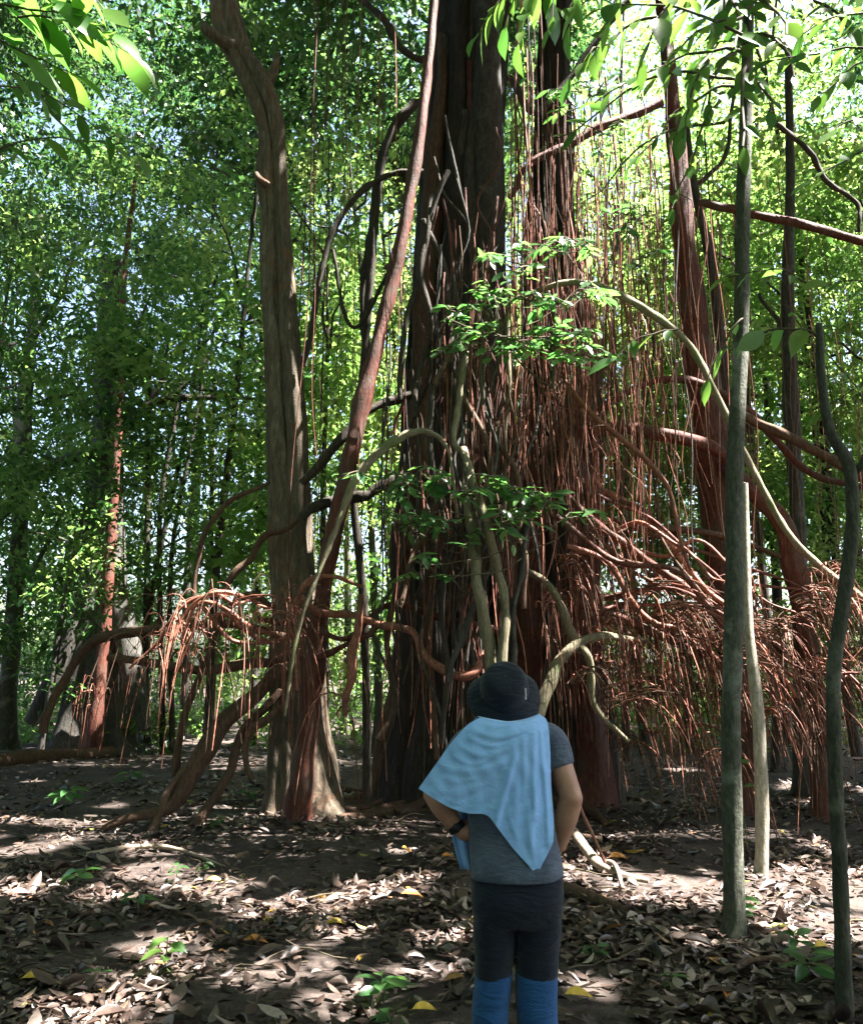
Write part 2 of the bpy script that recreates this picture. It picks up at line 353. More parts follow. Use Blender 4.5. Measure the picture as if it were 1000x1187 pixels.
for _ in range(420):
    y = math.exp(rng.uniform(math.log(3.2), math.log(14))); x = rng.uniform(-1, 1) * (.7 * y)
    a = rng.uniform(0, 6.28); l = rng.uniform(.1, .55); d = np.array([math.cos(a), math.sin(a), rng.normal() * .08])
    p0 = np.array([x, y, gz(x, y) + .025]); pts = wob([p0 + d * l * t for t in np.linspace(0, 1, 7)], .015)
    tube(mb, pts, np.linspace(.006, .002, 7) * rng.uniform(.6, 1.5), 5)
tag(mb.build('twig_debris', M_TWIG, loc=(0, 0, 0)), 'scattered thin twigs lying among the fallen leaves', 'twigs', kind='stuff')

# ------------------------------------------------------------------ the strangler fig
YF = YG(925)
fig = thing('strangler_fig', (W(540, 925, YF)[0], YF, 0), 'huge dark strangler fig draped in reddish hanging roots in the middle of the clearing', 'tree')
def fpart(name, L, mat, label=None, **k):
    mb = MB(); pts = ptube(mb, L, **k); o = mb.build(name, mat, fig)
    if label: o['label'] = label
    return pts
fpart('trunk', [(548, -260, YF, 30), (545, 0, YF, 38), (534, 250, YF, 46), (532, 420, YF, 52), (528, 600, YF, 56), (522, 800, YF, 54), (516, 900, YF, 62), (512, 945, YF, 88)], M_FIG, sides=48, n=14, lump=.07, flute=.20, nfl=9)
fpart('fused_trunk', [(566, -200, YF - .45, 14), (564, 0, YF - .45, 16), (566, 250, YF - .5, 18), (572, 420, YF - .5, 21), (582, 600, YF - .5, 24), (590, 800, YF - .4, 26), (596, 945, YF - .3, 40)], M_GREY, 'smooth grey-green column fused to the front of the trunk', sides=20, n=10, lump=.06, flute=.06)
fpart('fused_trunk', [(645, -200, YF + .5, 14), (643, 0, YF + .4, 17), (639, 150, YF + .3, 20), (640, 300, YF + .2, 28), (650, 450, YF, 40), (645, 600, YF, 44), (645, 780, YF, 48), (655, 945, YF, 66)], M_FIG, 'reddish second column hung with root strands', sides=32, n=10, lump=.1, flute=.25, nfl=9)
fpart('fused_trunk', [(488, 420, YF - .2, 8), (478, 560, YF - .35, 15), (474, 640, YF - .5, 21), (480, 720, YF - .5, 22), (478, 850, YF - .5, 24), (470, 945, YF - .5, 38)], M_FIG, sides=24, n=10, lump=.1, flute=.16, nfl=6)
fpart('fused_trunk', [(612, 470, YF - .35, 8), (616, 600, YF - .5, 13), (612, 720, YF - .6, 16), (618, 850, YF - .6, 17), (625, 945, YF - .6, 30)], M_FIGROOT, 'red column of fused roots', sides=20, n=10, lump=.1, flute=.2, nfl=7)
# strands plastered over the trunk
for i in range(64):
    a = rng.uniform(-1, 1); b = np.clip(a + rng.normal() * .35, -1.1, 1.1); top = rng.uniform(-60, 330); bot = rng.uniform(560, 945)
    L = []
    for t in np.linspace(0, 1, 8):
        py = top + (bot - top) * t; s = a + (b - a) * t + .12 * math.sin(7 * t + i)
        cx = np.interp(py, [-260, 250, 420, 600, 945], [548, 534, 532, 528, 514]); hw = np.interp(py, [-260, 0, 250, 420, 600, 800, 945], [30, 38, 46, 52, 57, 56, 80])
        yy = YF - hw * .0108 * math.sqrt(max(.05, 1 - min(1, abs(s)) ** 2)) - .02
        L.append((cx + s * hw, py, yy, rng.uniform(1.0, 2.2) + 4.5 * (i % 5 == 0)))
    fpart('clinging_root', L, (M_FIG, M_BROWN, M_FIGROOT, M_GREY)[i % 4], sides=8 + 4 * (i % 5 == 0), n=6, lump=.18, wobble=.02)
for L, m in [([(520, 300, YF - .5, 8), (512, 450, YF - .6, 14), (505, 620, YF - .65, 18), (500, 780, YF - .65, 20), (494, 945, YF - .75, 34)], M_FIG),
             ([(556, 380, YF - .55, 7), (552, 520, YF - .65, 13), (548, 680, YF - .7, 16), (545, 945, YF - .8, 30)], M_FIG),
             ([(512, 40, YF - .35, 5), (505, 160, YF - .45, 9), (498, 300, YF - .5, 11), (488, 470, YF - .55, 12), (482, 600, YF - .55, 12)], M_BROWN),
             ([(548, 100, YF - .42, 4), (545, 220, YF - .5, 7), (540, 330, YF - .55, 6), (536, 430, YF - .6, 7), (545, 560, YF - .65, 6)], M_GREY),
             ([(660, 480, YF - .3, 8), (672, 600, YF - .4, 14), (676, 740, YF - .45, 18), (684, 945, YF - .6, 30)], M_FIGROOT),
             ([(640, 400, YF - .35, 6), (644, 560, YF - .55, 11), (648, 720, YF - .6, 13), (650, 945, YF - .7, 22)], M_FIG)]:
    fpart('fused_trunk', L, m, sides=22, n=10, lump=.12, flute=.2, nfl=7, wobble=.03)
# prop roots and limbs (px, py, Y, r)
PROPS = [
    ([(512, -60, 10.1, 4.5), (503, 0, 10.1, 5), (490, 120, 10, 6), (470, 250, 9.95, 7.5), (447, 360, 9.9, 8), (420, 470, 9.8, 9), (395, 580, 9.7, 9.5), (374, 680, 9.7, 10), (362, 800, 9.8, 11), (352, 900, 9.85, 12), (346, 950, 9.9, 19)], M_FIGROOT, 'long straight red root slanting down to the twin-stemmed tree'),
    ([(760, -80, 10.6, 6), (772, 60, 10.5, 8), (783, 160, 10.4, 10), (790, 230, 10.4, 12), (800, 330, 10.4, 14.5), (812, 420, 10.4, 17), (825, 530, 10.4, 19), (836, 640, 10.4, 17), (846, 760, 10.4, 15), (858, 900, 10.4, 18), (862, 950, 10.4, 26)], M_FIGROOT, 'thick straight red root right of the hanging curtain'),
    ([(830, 515, 10.3, 6), (868, 565, 10.1, 9), (905, 605, 10, 11), (922, 665, 10, 12), (938, 760, 10, 11), (948, 850, 10, 10), (952, 925, 10, 13), (953, 955, 10, 20)], M_FIGROOT, None),
    ([(660, 500, 10.2, 7), (720, 497, 10, 8), (770, 504, 9.8, 8.5), (830, 520, 9.9, 7), (868, 566, 10.1, 6)], M_FIGROOT, None),
    ([(810, 235, 9.2, 4), (860, 243, 9.1, 5), (920, 258, 9, 5), (1010, 284, 9, 5), (1100, 310, 9, 5)], M_FIGROOT, None),
    ([(590, 348, 9.6, 2.5), (650, 326, 9.3, 3.6), (700, 336, 9.1, 4.4), (750, 362, 9, 4.4), (800, 402, 9, 4), (845, 484, 9, 4), (882, 556, 9, 3.8), (930, 634, 9, 3.8), (1010, 702, 9, 4), (1100, 760, 9, 4)], M_VINE, 'long pale limb arching from the trunk down to the far right'),
    ([(655, 440, 9.5, 2.5), (700, 495, 9.3, 3.2), (755, 545, 9.2, 3.2), (782, 590, 9.2, 2.5), (800, 660, 9.2, 2)], M_ROOTLET, None),
    ([(655, 575, 9.7, 4), (700, 615, 9.6, 4.5), (755, 655, 9.5, 4.5), (800, 685, 9.4, 4), (845, 722, 9.3, 3.5), (890, 780, 9.2, 2.5)], M_FIGROOT, None),
    ([(640, 690, 9.7, 5), (700, 708, 9.6, 6), (760, 735, 9.5, 5), (830, 765, 9.4, 4), (880, 820, 9.3, 3)], M_FIGROOT, None),
    ([(650, 660, 10, 4), (720, 620, 10, 4), (760, 615, 10, 4), (830, 618, 10, 4), (900, 640, 10, 3), (1000, 690, 10, 3)], M_BROWN, None),
    ([(860, 480, 9.8, 5), (930, 515, 9.7, 5), (1010, 560, 9.7, 5), (1090, 590, 9.7, 4)], M_BROWN, None),
    ([(660, 500, 10, 4), (760, 440, 10, 4), (850, 460, 10, 4.5), (930, 545, 10, 4), (1020, 570, 10, 4)], M_FIGROOT, None),
    ([(610, 660, 9.6, 3.5), (642, 690, 9.4, 4.5), (664, 738, 9.3, 5.5), (684, 770, 9.2, 4.5), (690, 815, 9.2, 4), (728, 860, 9.2, 2.5)], M_VINE, None),
    ([(606, 960, 9, 9), (616, 850, 9, 7), (638, 785, 9.1, 6.5), (668, 750, 9.2, 6), (705, 738, 9.3, 4.5), (750, 742, 9.5, 3)], M_VINE, 'thick mossy crooked root beside the person\'s hat'),
    ([(345, 690, 9.7, 4), (370, 708, 9.6, 4.5), (405, 710, 9.5, 4), (440, 724, 9.4, 4.5), (478, 732, 9.2, 4), (495, 765, 9.1, 4.5), (525, 787, 9, 5), (552, 778, 9, 5), (568, 740, 9.1, 3)], M_ROOTLET, 'orange root sagging low in front of the trunk'),
    ([(300, 718, 9.9, 3), (350, 725, 9.7, 3.5), (400, 740, 9.5, 3), (450, 700, 9.5, 3), (520, 720, 9.6, 4), (590, 735, 9.6, 4)], M_FIGROOT, None),
    ([(418, 690, 9.4, 3), (414, 730, 9.4, 5), (406, 780, 9.4, 5), (400, 830, 9.4, 3)], M_ROOTLET, None),
    ([(320, 765, 9.9, 4), (370, 760, 9.7, 4), (410, 745, 9.5, 3), (440, 725, 9.4, 3)], M_FIGROOT, None),
    ([(620, 945, YF - .7, 10), (600, 930, YF - .5, 14), (570, 900, YF - .4, 18)], M_FIG, None),
    ([(700, 960, YF - .5, 7), (690, 925, YF - .3, 12), (672, 870, YF - .1, 16), (660, 800, YF, 14)], M_FIG, None),
    ([(430, 950, YF - .6, 6), (440, 910, YF - .4, 10), (448, 850, YF - .2, 11), (462, 770, YF - .1, 9), (470, 690, YF, 6)], M_BROWN, None),
    ([(480, 120, 10.3, 5), (455, 150, 10.2, 4), (436, 240, 10.2, 5), (428, 330, 10.2, 5), (420, 440, 10.2, 4), (410, 560, 10.2, 4), (420, 700, 10.2, 5), (425, 930, 10.2, 5)], M_LIANA, None),
    ([(590, 230, 10.2, 3), (612, 195, 10.1, 3.5), (650, 172, 10.1, 4.5), (700, 145, 10.1, 5), (765, 118, 10.2, 5)], M_FIGROOT, None),
    ([(590, 90, 10.4, 4), (625, 130, 10.3, 4), (680, 60, 10.3, 4), (740, -10, 10.3, 4)], M_LIANA, None),
]
for L, m, lab in PROPS: fpart('prop_root', L, m, lab, sides=12 if L[2][3] < 9 else 20, n=8, lump=.18, flute=.16, nfl=6, wobble=.02)

for i in range(16):
    a, b = rng.uniform(640, 720), rng.uniform(560, 740); c, d = rng.uniform(840, 1010), rng.uniform(670, 850); y0, y1 = rng.uniform(9.4, 10.2), rng.uniform(8.8, 10)
    L = [(a + (c - a) * t, b + (d - b) * t - rng.uniform(-10, 45) * 4 * t * (1 - t) + rng.normal() * 5, y0 + (y1 - y0) * t, rng.uniform(1.4, 2.2) * (1.4 - .7 * t) + 1.2 * (i % 4 == 0)) for t in (0, .25, .5, .75, 1)]
    fpart('prop_root', L, (M_ROOTLET, M_FIGROOT, M_BROWN)[i % 3], sides=8, n=7, lump=.12, wobble=.03)
for i in range(60):     # loose strands drooping over the front of the trunk
    t0 = rng.uniform(120, 560); a = rng.uniform(500, 592) if t0 < 380 else rng.uniform(458, 605); t1 = t0 + rng.uniform(180, 460); sl = rng.normal() * 28; y = rng.uniform(8.9, 9.6)
    L = [(a + sl * t + rng.normal() * 9, t0 + (min(t1, 940) - t0) * t, y + rng.normal() * .05, rng.uniform(.8, 2.0) + 2.2 * (i % 6 == 0)) for t in (0, .2, .4, .6, .8, 1)]
    fpart('clinging_root', L, (M_BROWN, M_GREY, M_LIANA, M_FIGROOT)[i % 4], sides=7, n=6, lump=.12, wobble=.03)
for i in range(14):     # roots running out over the soil round the base
    a = rng.uniform(2.6, 6.8) if i % 2 else rng.uniform(3.4, 5.9); l = rng.uniform(1.2, 3.0); c = np.array([fig['wloc'][0] + .25, YF, 0]); d = np.array([math.cos(a), math.sin(a), 0]); sd = np.array([-d[1], d[0], 0])
    R_ = [[*(c + d * (.5 + l * t) + sd * .28 * l * math.sin(3 * t + i) * t + [0, 0, .16 * (1 - t) ** 2 + .02 - .06 * t]), (.07 + .03 * (i % 3)) * (1 - .75 * t)] for t in np.linspace(0, 1, 6)]
    Q = cr(R_, 6); mb = MB(); tube(mb, wob(Q[:, :3], .02), Q[:, 3], 12, .2, .15); mb.build('surface_root', M_BROWN, fig)
roots = []      # (points, radius, weight)
def hang(px, top, bot, Y, r, wb=.055):
    P = W(px, top, Y); z1 = max(W(px, bot, Y)[2], .05); z = np.linspace(P[2], z1, 14)
    pts = np.stack([np.full(14, P[0]), np.full(14, P[1]), z], -1)
    pts[:, 0] += .22 * rng.normal() * np.linspace(0, 1, 14) ** 1.5
    roots.append((wob(pts, wb, 1.3), r * np.linspace(1, .55, 14)))
for i in range(250):
    u = rng.random()
    if u < .62: px = rng.normal(668, 38); top = rng.uniform(60, 520); bot = rng.uniform(520, 850)
    elif u < .9: px = rng.uniform(720, 850); top = rng.uniform(140, 420); bot = rng.uniform(480, 760)
    else: px = rng.uniform(590, 640); top = rng.uniform(-20, 300); bot = rng.uniform(300, 800)
    hang(px, top, bot, rng.uniform(9.3, 11.4), rng.choice([.004, .006, .008, .012, .017], p=[.25, .3, .25, .14, .06]))
for i in range(150): hang(rng.normal(690, 60), rng.uniform(90, 500), rng.uniform(400, 720), rng.uniform(9.2, 10.2), rng.choice([.003, .005, .007]), .09)
for i in range(55): hang(rng.uniform(442, 604), rng.uniform(250, 620), rng.uniform(680, 930), rng.uniform(8.9, 9.6), rng.choice([.005, .008, .012]), .07)
for i in range(34): hang(rng.uniform(352, 480), rng.uniform(-40, 250), rng.uniform(480, 900), rng.uniform(9.8, 12), rng.choice([.004, .006, .009]))
for i in range(26): hang(rng.uniform(860, 1000), rng.uniform(200, 500), rng.uniform(560, 800), rng.uniform(9.3, 12), rng.choice([.004, .006, .008]))
def tassel(px, py, Y, dx, l, r, fall=1.0, up=.12):
    S = W(px, py, Y); t = np.linspace(0, 1, 10)
    h = rng.normal() * .35
    pts = np.stack([S[0] + dx * l * (t - .35 * t * t), S[1] + h * l * t - .25 * l * t, S[2] + up * l * t * (1 - t) * 4 - fall * l * t ** 1.9], -1)
    pts[:, 2] = np.maximum(pts[:, 2], .04)
    roots.append((wob(pts, .016, 1.3), r * np.linspace(1, .4, 10)))
for (cx, cy, Y, n_, s) in [(690, 690, 9.6, 70, 34), (740, 720, 9.5, 110, 40), (800, 735, 9.4, 120, 36), (670, 640, 9.7, 50, 25), (860, 740, 9.3, 90, 34), (920, 700, 9.3, 70, 30), (960, 690, 9.1, 70, 24), (700, 780, 9.6, 70, 36), (780, 790, 9.7, 90, 40), (900, 780, 9.4, 80, 40), (980, 770, 9.3, 60, 20), (830, 840, 9.6, 60, 60), (720, 840, 9.7, 50, 40)]:
    for _ in range(max(2, n_ // 9)):
        nx, ny, nY = cx + rng.normal() * s, cy + rng.normal() * s * .5, Y + rng.normal() * .3
        bd = rng.choice([rng.uniform(.15, 1.0), -rng.uniform(.1, .5)], p=[.8, .2]); bl = rng.uniform(.6, 1.7); bu = rng.uniform(0, .35); bf = rng.uniform(.45, 1.0)
        for k in range(rng.integers(7, 13)):
            tassel(nx + rng.normal() * 5, ny + rng.normal() * 4, nY + rng.normal() * .05, bd + rng.normal() * .22, bl * rng.uniform(.45, 1.1), rng.choice([.004, .006, .009, .014], p=[.35, .35, .2, .1]), bf * rng.uniform(.8, 1.2), bu)
for _ in range(420):
    tassel(rng.uniform(630, 1010), rng.uniform(690, 800), rng.uniform(9.7, 11), rng.normal() * .4 + .2, rng.uniform(.4, 1.2), rng.choice([.004, .006, .009]), rng.uniform(.7, 1.1), rng.uniform(0, .2))
for (cx, cy, Y, n_, s) in [(240, 698, 9.2, 22, 26), (205, 730, 9.2, 18, 18), (285, 712, 9.2, 20, 24), (315, 720, 9.2, 12, 14), (180, 755, 9.3, 12, 18), (255, 740, 9.4, 16, 40), (350, 700, 9.5, 20, 14), (330, 740, 9.5, 10, 14), (400, 820, 9.4, 8, 8), (110, 800, 16.8, 26, 12)]:
    for _ in range(n_): tassel(cx + rng.normal() * s, cy + rng.normal() * 9, Y + rng.normal() * .12, rng.normal() * .5, rng.uniform(.25, 1.5), rng.choice([.004, .007, .011], p=[.35, .4, .25]), rng.uniform(.7, 1.1), rng.uniform(.05, .3))
def rweight(q): return q[1].mean() * np.linalg.norm(q[0][0] - q[0][-1])
roots.sort(key=rweight, reverse=True)
for i, (P, r) in enumerate(roots[:96]):
    mb = MB(); tube(mb, cr(P, 2), np.interp(np.linspace(0, 1, 2 * (len(P) - 1) + 1), np.linspace(0, 1, len(r)), r), 7, .12); mb.build('hanging_root', (M_ROOTLET, M_BROWN, M_ROOTLET, M_FIGROOT, M_GREY)[i % 5], fig)
mb, mk = MB(), MB()
for i, (P, r) in enumerate(roots[96:]): tube(mk if i % 5 < 2 else mb, P, r, 5, .1)
tag(mk.build('root_curtain', M_BROWN, fig), 'darker brown strands of the root curtain', kind='stuff')
tag(mb.build('root_curtain', M_ROOTLET, fig), 'dense curtain of thin reddish rootlets', kind='stuff')

# crown of the fig: high leaf canopy that shades the clearing, with the chinks the sun falls through
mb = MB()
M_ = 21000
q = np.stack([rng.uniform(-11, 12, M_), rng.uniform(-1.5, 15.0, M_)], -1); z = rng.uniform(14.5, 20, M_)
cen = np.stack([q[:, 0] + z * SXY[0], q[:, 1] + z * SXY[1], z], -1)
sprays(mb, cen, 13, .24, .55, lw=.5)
q = np.concatenate([np.array([a, b]) + rng.normal(size=(60, 2)) * .28 for a, b, r in SHADED]); z = rng.uniform(14.5, 18, len(q))  # extra unseen leaves added to keep the person in shade
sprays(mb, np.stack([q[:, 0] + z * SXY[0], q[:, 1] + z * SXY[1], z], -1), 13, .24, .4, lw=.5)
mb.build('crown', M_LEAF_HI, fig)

# ------------------------------------------------------------------ individually seen trees
def tree(name, label, L, mat, cat='tree', group=None, sides=14, base=None, lump=.09, flute=.05, nfl=5, limbs=(), crown=None, cmat=None, wobble=.01):
    b = W(*L[-1][:3]) if base is None else base
    t = thing(name, (b[0], b[1], 0), label, cat, group)
    mb = MB(); ptube(mb, L, ground=True, sides=sides, n=10, lump=lump, flute=flute, nfl=nfl, wobble=wobble); mb.build('trunk', mat, t)
    for Lb in limbs:
        mb = MB(); ptube(mb, Lb, sides=8, n=8, lump=.12, wobble=.02); mb.build('limb', mat, t)
    if crown:
        mb = MB()
        for (px, py, Y, rx, rz, M, per, ll) in crown:
            c = W(px, py, Y); d = rdir(M) * (rng.random((M, 1)) ** .45)
            sprays(mb, c + d * [rx, rx, rz], per, ll, .45)
        mb.build('crown', cmat or M_LEAF_DK, t)
    return t
Y2 = YG(943)
tw = tree('twin_stemmed_tree', 'tall twin-stemmed tree with peeling orange-brown bark just left of the fig',
     [(250, -120, Y2, 13), (260, 0, Y2, 13.5), (268, 42, Y2, 16), (288, 86, Y2, 13), (309, 150, Y2, 10.5), (310, 205, Y2, 12.5), (314, 250, Y2, 10.5), (315, 350, Y2, 12), (322, 400, Y2, 14.5), (322, 450, Y2, 14), (329, 560, Y2, 16.5), (334, 700, Y2, 19), (338, 850, Y2, 24), (340, 915, Y2, 31), (341, 960, Y2, 48)],
     M_TWIN, sides=60, lump=.14, flute=.17, nfl=9)
for L in ([(283, 60, Y2 - .1, 8), (304, 95, Y2 - .12, 9), (320, 140, Y2 - .1, 8), (326, 220, Y2 - .05, 8), (333, 350, Y2 - .1, 10), (341, 450, Y2 - .12, 12), (347, 600, Y2 - .1, 14), (352, 720, Y2 - .1, 17), (362, 860, Y2 - .1, 22), (372, 960, Y2 - .2, 34)],):
    mb = MB(); ptube(mb, L, sides=24, n=10, lump=.1, flute=.14, nfl=6); mb.build('second_stem', M_TWIN, tw)
for L in ([(275, 55, Y2 - .1, 11), (255, 45, Y2 - .2, 7), (240, 35, Y2 - .25, 6), (236, 28, Y2 - .25, 4)], [(308, 100, Y2 - .1, 6), (318, 80, Y2 - .15, 5), (322, 62, Y2 - .2, 3)], [(310, 215, Y2 - .12, 5), (300, 207, Y2 - .2, 5), (296, 200, Y2 - .22, 3)]):
    mb = MB(); ptube(mb, L, sides=10, n=6, lump=.2); mb.build('limb_stub', M_TWIN, tw)
tree('slim_red_tree', 'slim straight reddish trunk with a sunlit middle, left of the twin-stemmed tree',
     [(158, 190, 17, 1.2), (153, 240, 17, 2.5), (143, 320, 17, 3.5), (138, 450, 17, 5), (130, 600, 17, 6), (123, 720, 17, 7), (115, 800, 17, 7.5), (108, 870, 17, 12)], M_FIGROOT, crown=[(160, 215, 16.9, 1.3, 1.0, 110, 14, .15)])
tree('left_edge_tree', 'grey forked tree with leafy boughs at the far left edge', [(46, 250, 18, 4), (40, 370, 18, 6), (30, 450, 18, 8), (25, 580, 18, 9), (18, 700, 18, 9.5), (9, 800, 18, 11), (4, 860, 18, 16)], M_MOSSY,
     limbs=[[(35, 400, 18, 4), (60, 360, 17.8, 3), (85, 300, 17.5, 2)], [(32, 440, 18, 4), (10, 400, 18.2, 3), (-30, 350, 18.2, 2)], [(20, 690, 18, 4), (50, 640, 18, 3), (75, 590, 18, 1.5)]],
     crown=[(40, 330, 12.3, 1.8, 1.6, 110, 18, .14), (20, 600, 12.4, 1.0, .9, 40, 18, .13), (-10, 440, 12.4, 1.3, 1, 50, 18, .13)])
bt = tree('buttressed_tree', 'broad dark buttressed tree standing deep in the wood on the left', [(128, 300, 18, 12), (126, 480, 18, 15), (122, 600, 18, 20), (118, 700, 18, 27), (112, 790, 18, 36), (110, 850, 18, 46)], M_GREY, sides=32, flute=.22)
for L in ([(118, 640, 17.8, 8), (90, 730, 17.6, 14), (62, 790, 17.4, 12), (36, 838, 17.3, 8)], [(130, 660, 17.7, 8), (148, 740, 17.4, 14), (158, 800, 17.2, 12), (168, 845, 17.2, 8)]):
    mb = MB(); ptube(mb, L, sides=14, n=8, lump=.1, flute=.1); mb.build('buttress_root', M_GREY, bt)
tree('bent_tree', 'thin dark tree with a long branch bent flat to the right on the left side', [(300, 462, 17.5, 1.5), (240, 461, 17.5, 3), (185, 464, 17.5, 4.5), (150, 490, 17.5, 6.5), (115, 522, 17.5, 7), (60, 540, 17.5, 6), (25, 575, 17.5, 7), (-30, 640, 17.5, 9), (-70, 830, 17.5, 12)], M_LIANA,
     limbs=[[(170, 475, 17.5, 4), (188, 440, 17.5, 3), (195, 400, 17.5, 1.5)], [(200, 463, 17.5, 3), (230, 430, 17.5, 2), (250, 380, 17.5, 1)]], crown=[(180, 420, 17.9, 2.0, 1.1, 90, 12, .15), (270, 450, 17.9, 1.5, .9, 50, 12, .15)])
for lab, L in [('thin dark pole tree nearest the slim red trunk', [(174, 380, 18.5, 2), (173, 500, 18.5, 3), (172, 640, 18.5, 3.5), (170, 760, 18.5, 3.5), (170, 850, 18.5, 4)]),
               ('thin dark curved pole tree, second to the right of the slim red trunk', [(215, 400, 18, 1.5), (203, 480, 18, 2.5), (190, 560, 18, 3), (186, 660, 18, 3), (190, 850, 18, 4)]),
               ('thin leaning pole tree forking low, right of the curved pole', [(235, 440, 18, 1.5), (220, 520, 18, 2), (205, 600, 18, 2.5), (198, 700, 18, 3), (200, 850, 18, 3.5)]),
               ('faint straight pole tree close to the twin-stemmed tree', [(248, 430, 19, 2), (247, 560, 19, 2.5), (246, 700, 19, 2.5), (245, 845, 19, 3)]),
               ('short crooked pole tree beside the buttressed tree', [(85, 640, 18.5, 2), (95, 680, 18.5, 2.5), (88, 740, 18.5, 3), (92, 840, 18.5, 4)])]:
    tree('pole_tree', lab, L, M_LIANA, group='thin pole trees on the left', sides=7, wobble=.03)
# saplings on the right
Ys = YG(1088)
tree('mossy_sapling', 'straight dark mossy sapling standing in the right foreground', [(872, -60, Ys, 5.5), (868, 20, Ys, 6), (865, 120, Ys, 7), (861, 250, Ys, 8), (859, 400, Ys, 8.6), (851, 550, Ys, 9.6), (849, 700, Ys, 10.4), (845, 850, Ys, 11), (848, 1000, Ys, 11.5), (850, 1060, Ys, 14), (851, 1085, Ys, 18), (852, 1110, Ys, 28)], M_MOSSY, sides=18, lump=.06, flute=.02, wobble=.004)
Ys2 = YG(1015)
tree('sunlit_sapling', 'slender pale sapling with one brilliantly sunlit edge behind the mossy sapling', [(862, 560, Ys2, 4), (863, 640, Ys2, 5), (868, 740, Ys2, 6), (878, 830, Ys2, 7), (882, 920, Ys2, 7.5), (882, 1000, Ys2, 8), (881, 1030, Ys2, 10)], M_PALE, sides=16, lump=.05, wobble=.004)
Ys3 = YG(1175)
tree('crooked_sapling', 'thin crooked forked sapling along the right edge', [(949, 375, Ys3, 4), (953, 440, Ys3, 5), (962, 500, Ys3, 6), (983, 545, Ys3, 7), (985, 620, Ys3, 7.5), (976, 700, Ys3, 8), (966, 780, Ys3, 8), (968, 900, Ys3, 8), (974, 1020, Ys3, 8.5), (979, 1187, Ys3, 10)], M_MOSSY, sides=14, lump=.06, wobble=.003,
     limbs=[[(984, 552, Ys3, 6), (998, 530, Ys3, 5), (1020, 480, Ys3, 4), (1050, 400, Ys3, 3)]])
tree('lichened_tree', 'thin tree blotched with pale lichen beyond the mossy sapling', [(913, 40, 12, 4), (916, 200, 12, 5), (912, 330, 12, 7), (914, 450, 12, 8.5), (920, 560, 12, 8.5), (926, 680, 12, 9), (932, 860, 12, 12)], M_GREY, limbs=[[(914, 390, 12, 4), (898, 372, 12, 3), (880, 340, 12, 2)]])
tree('grey_stem_tree', 'slanting pale grey stem behind the thick straight red root', [(795, 140, 11.4, 3), (803, 210, 11.4, 4.5), (820, 290, 11.4, 5.5), (832, 370, 11.4, 5.5), (842, 460, 11.4, 5), (850, 640, 11.4, 6), (858, 905, 11.4, 9)], M_GREY, limbs=[[(806, 215, 11.4, 3), (840, 180, 11.4, 2.5), (850, 110, 11.4, 2)]])

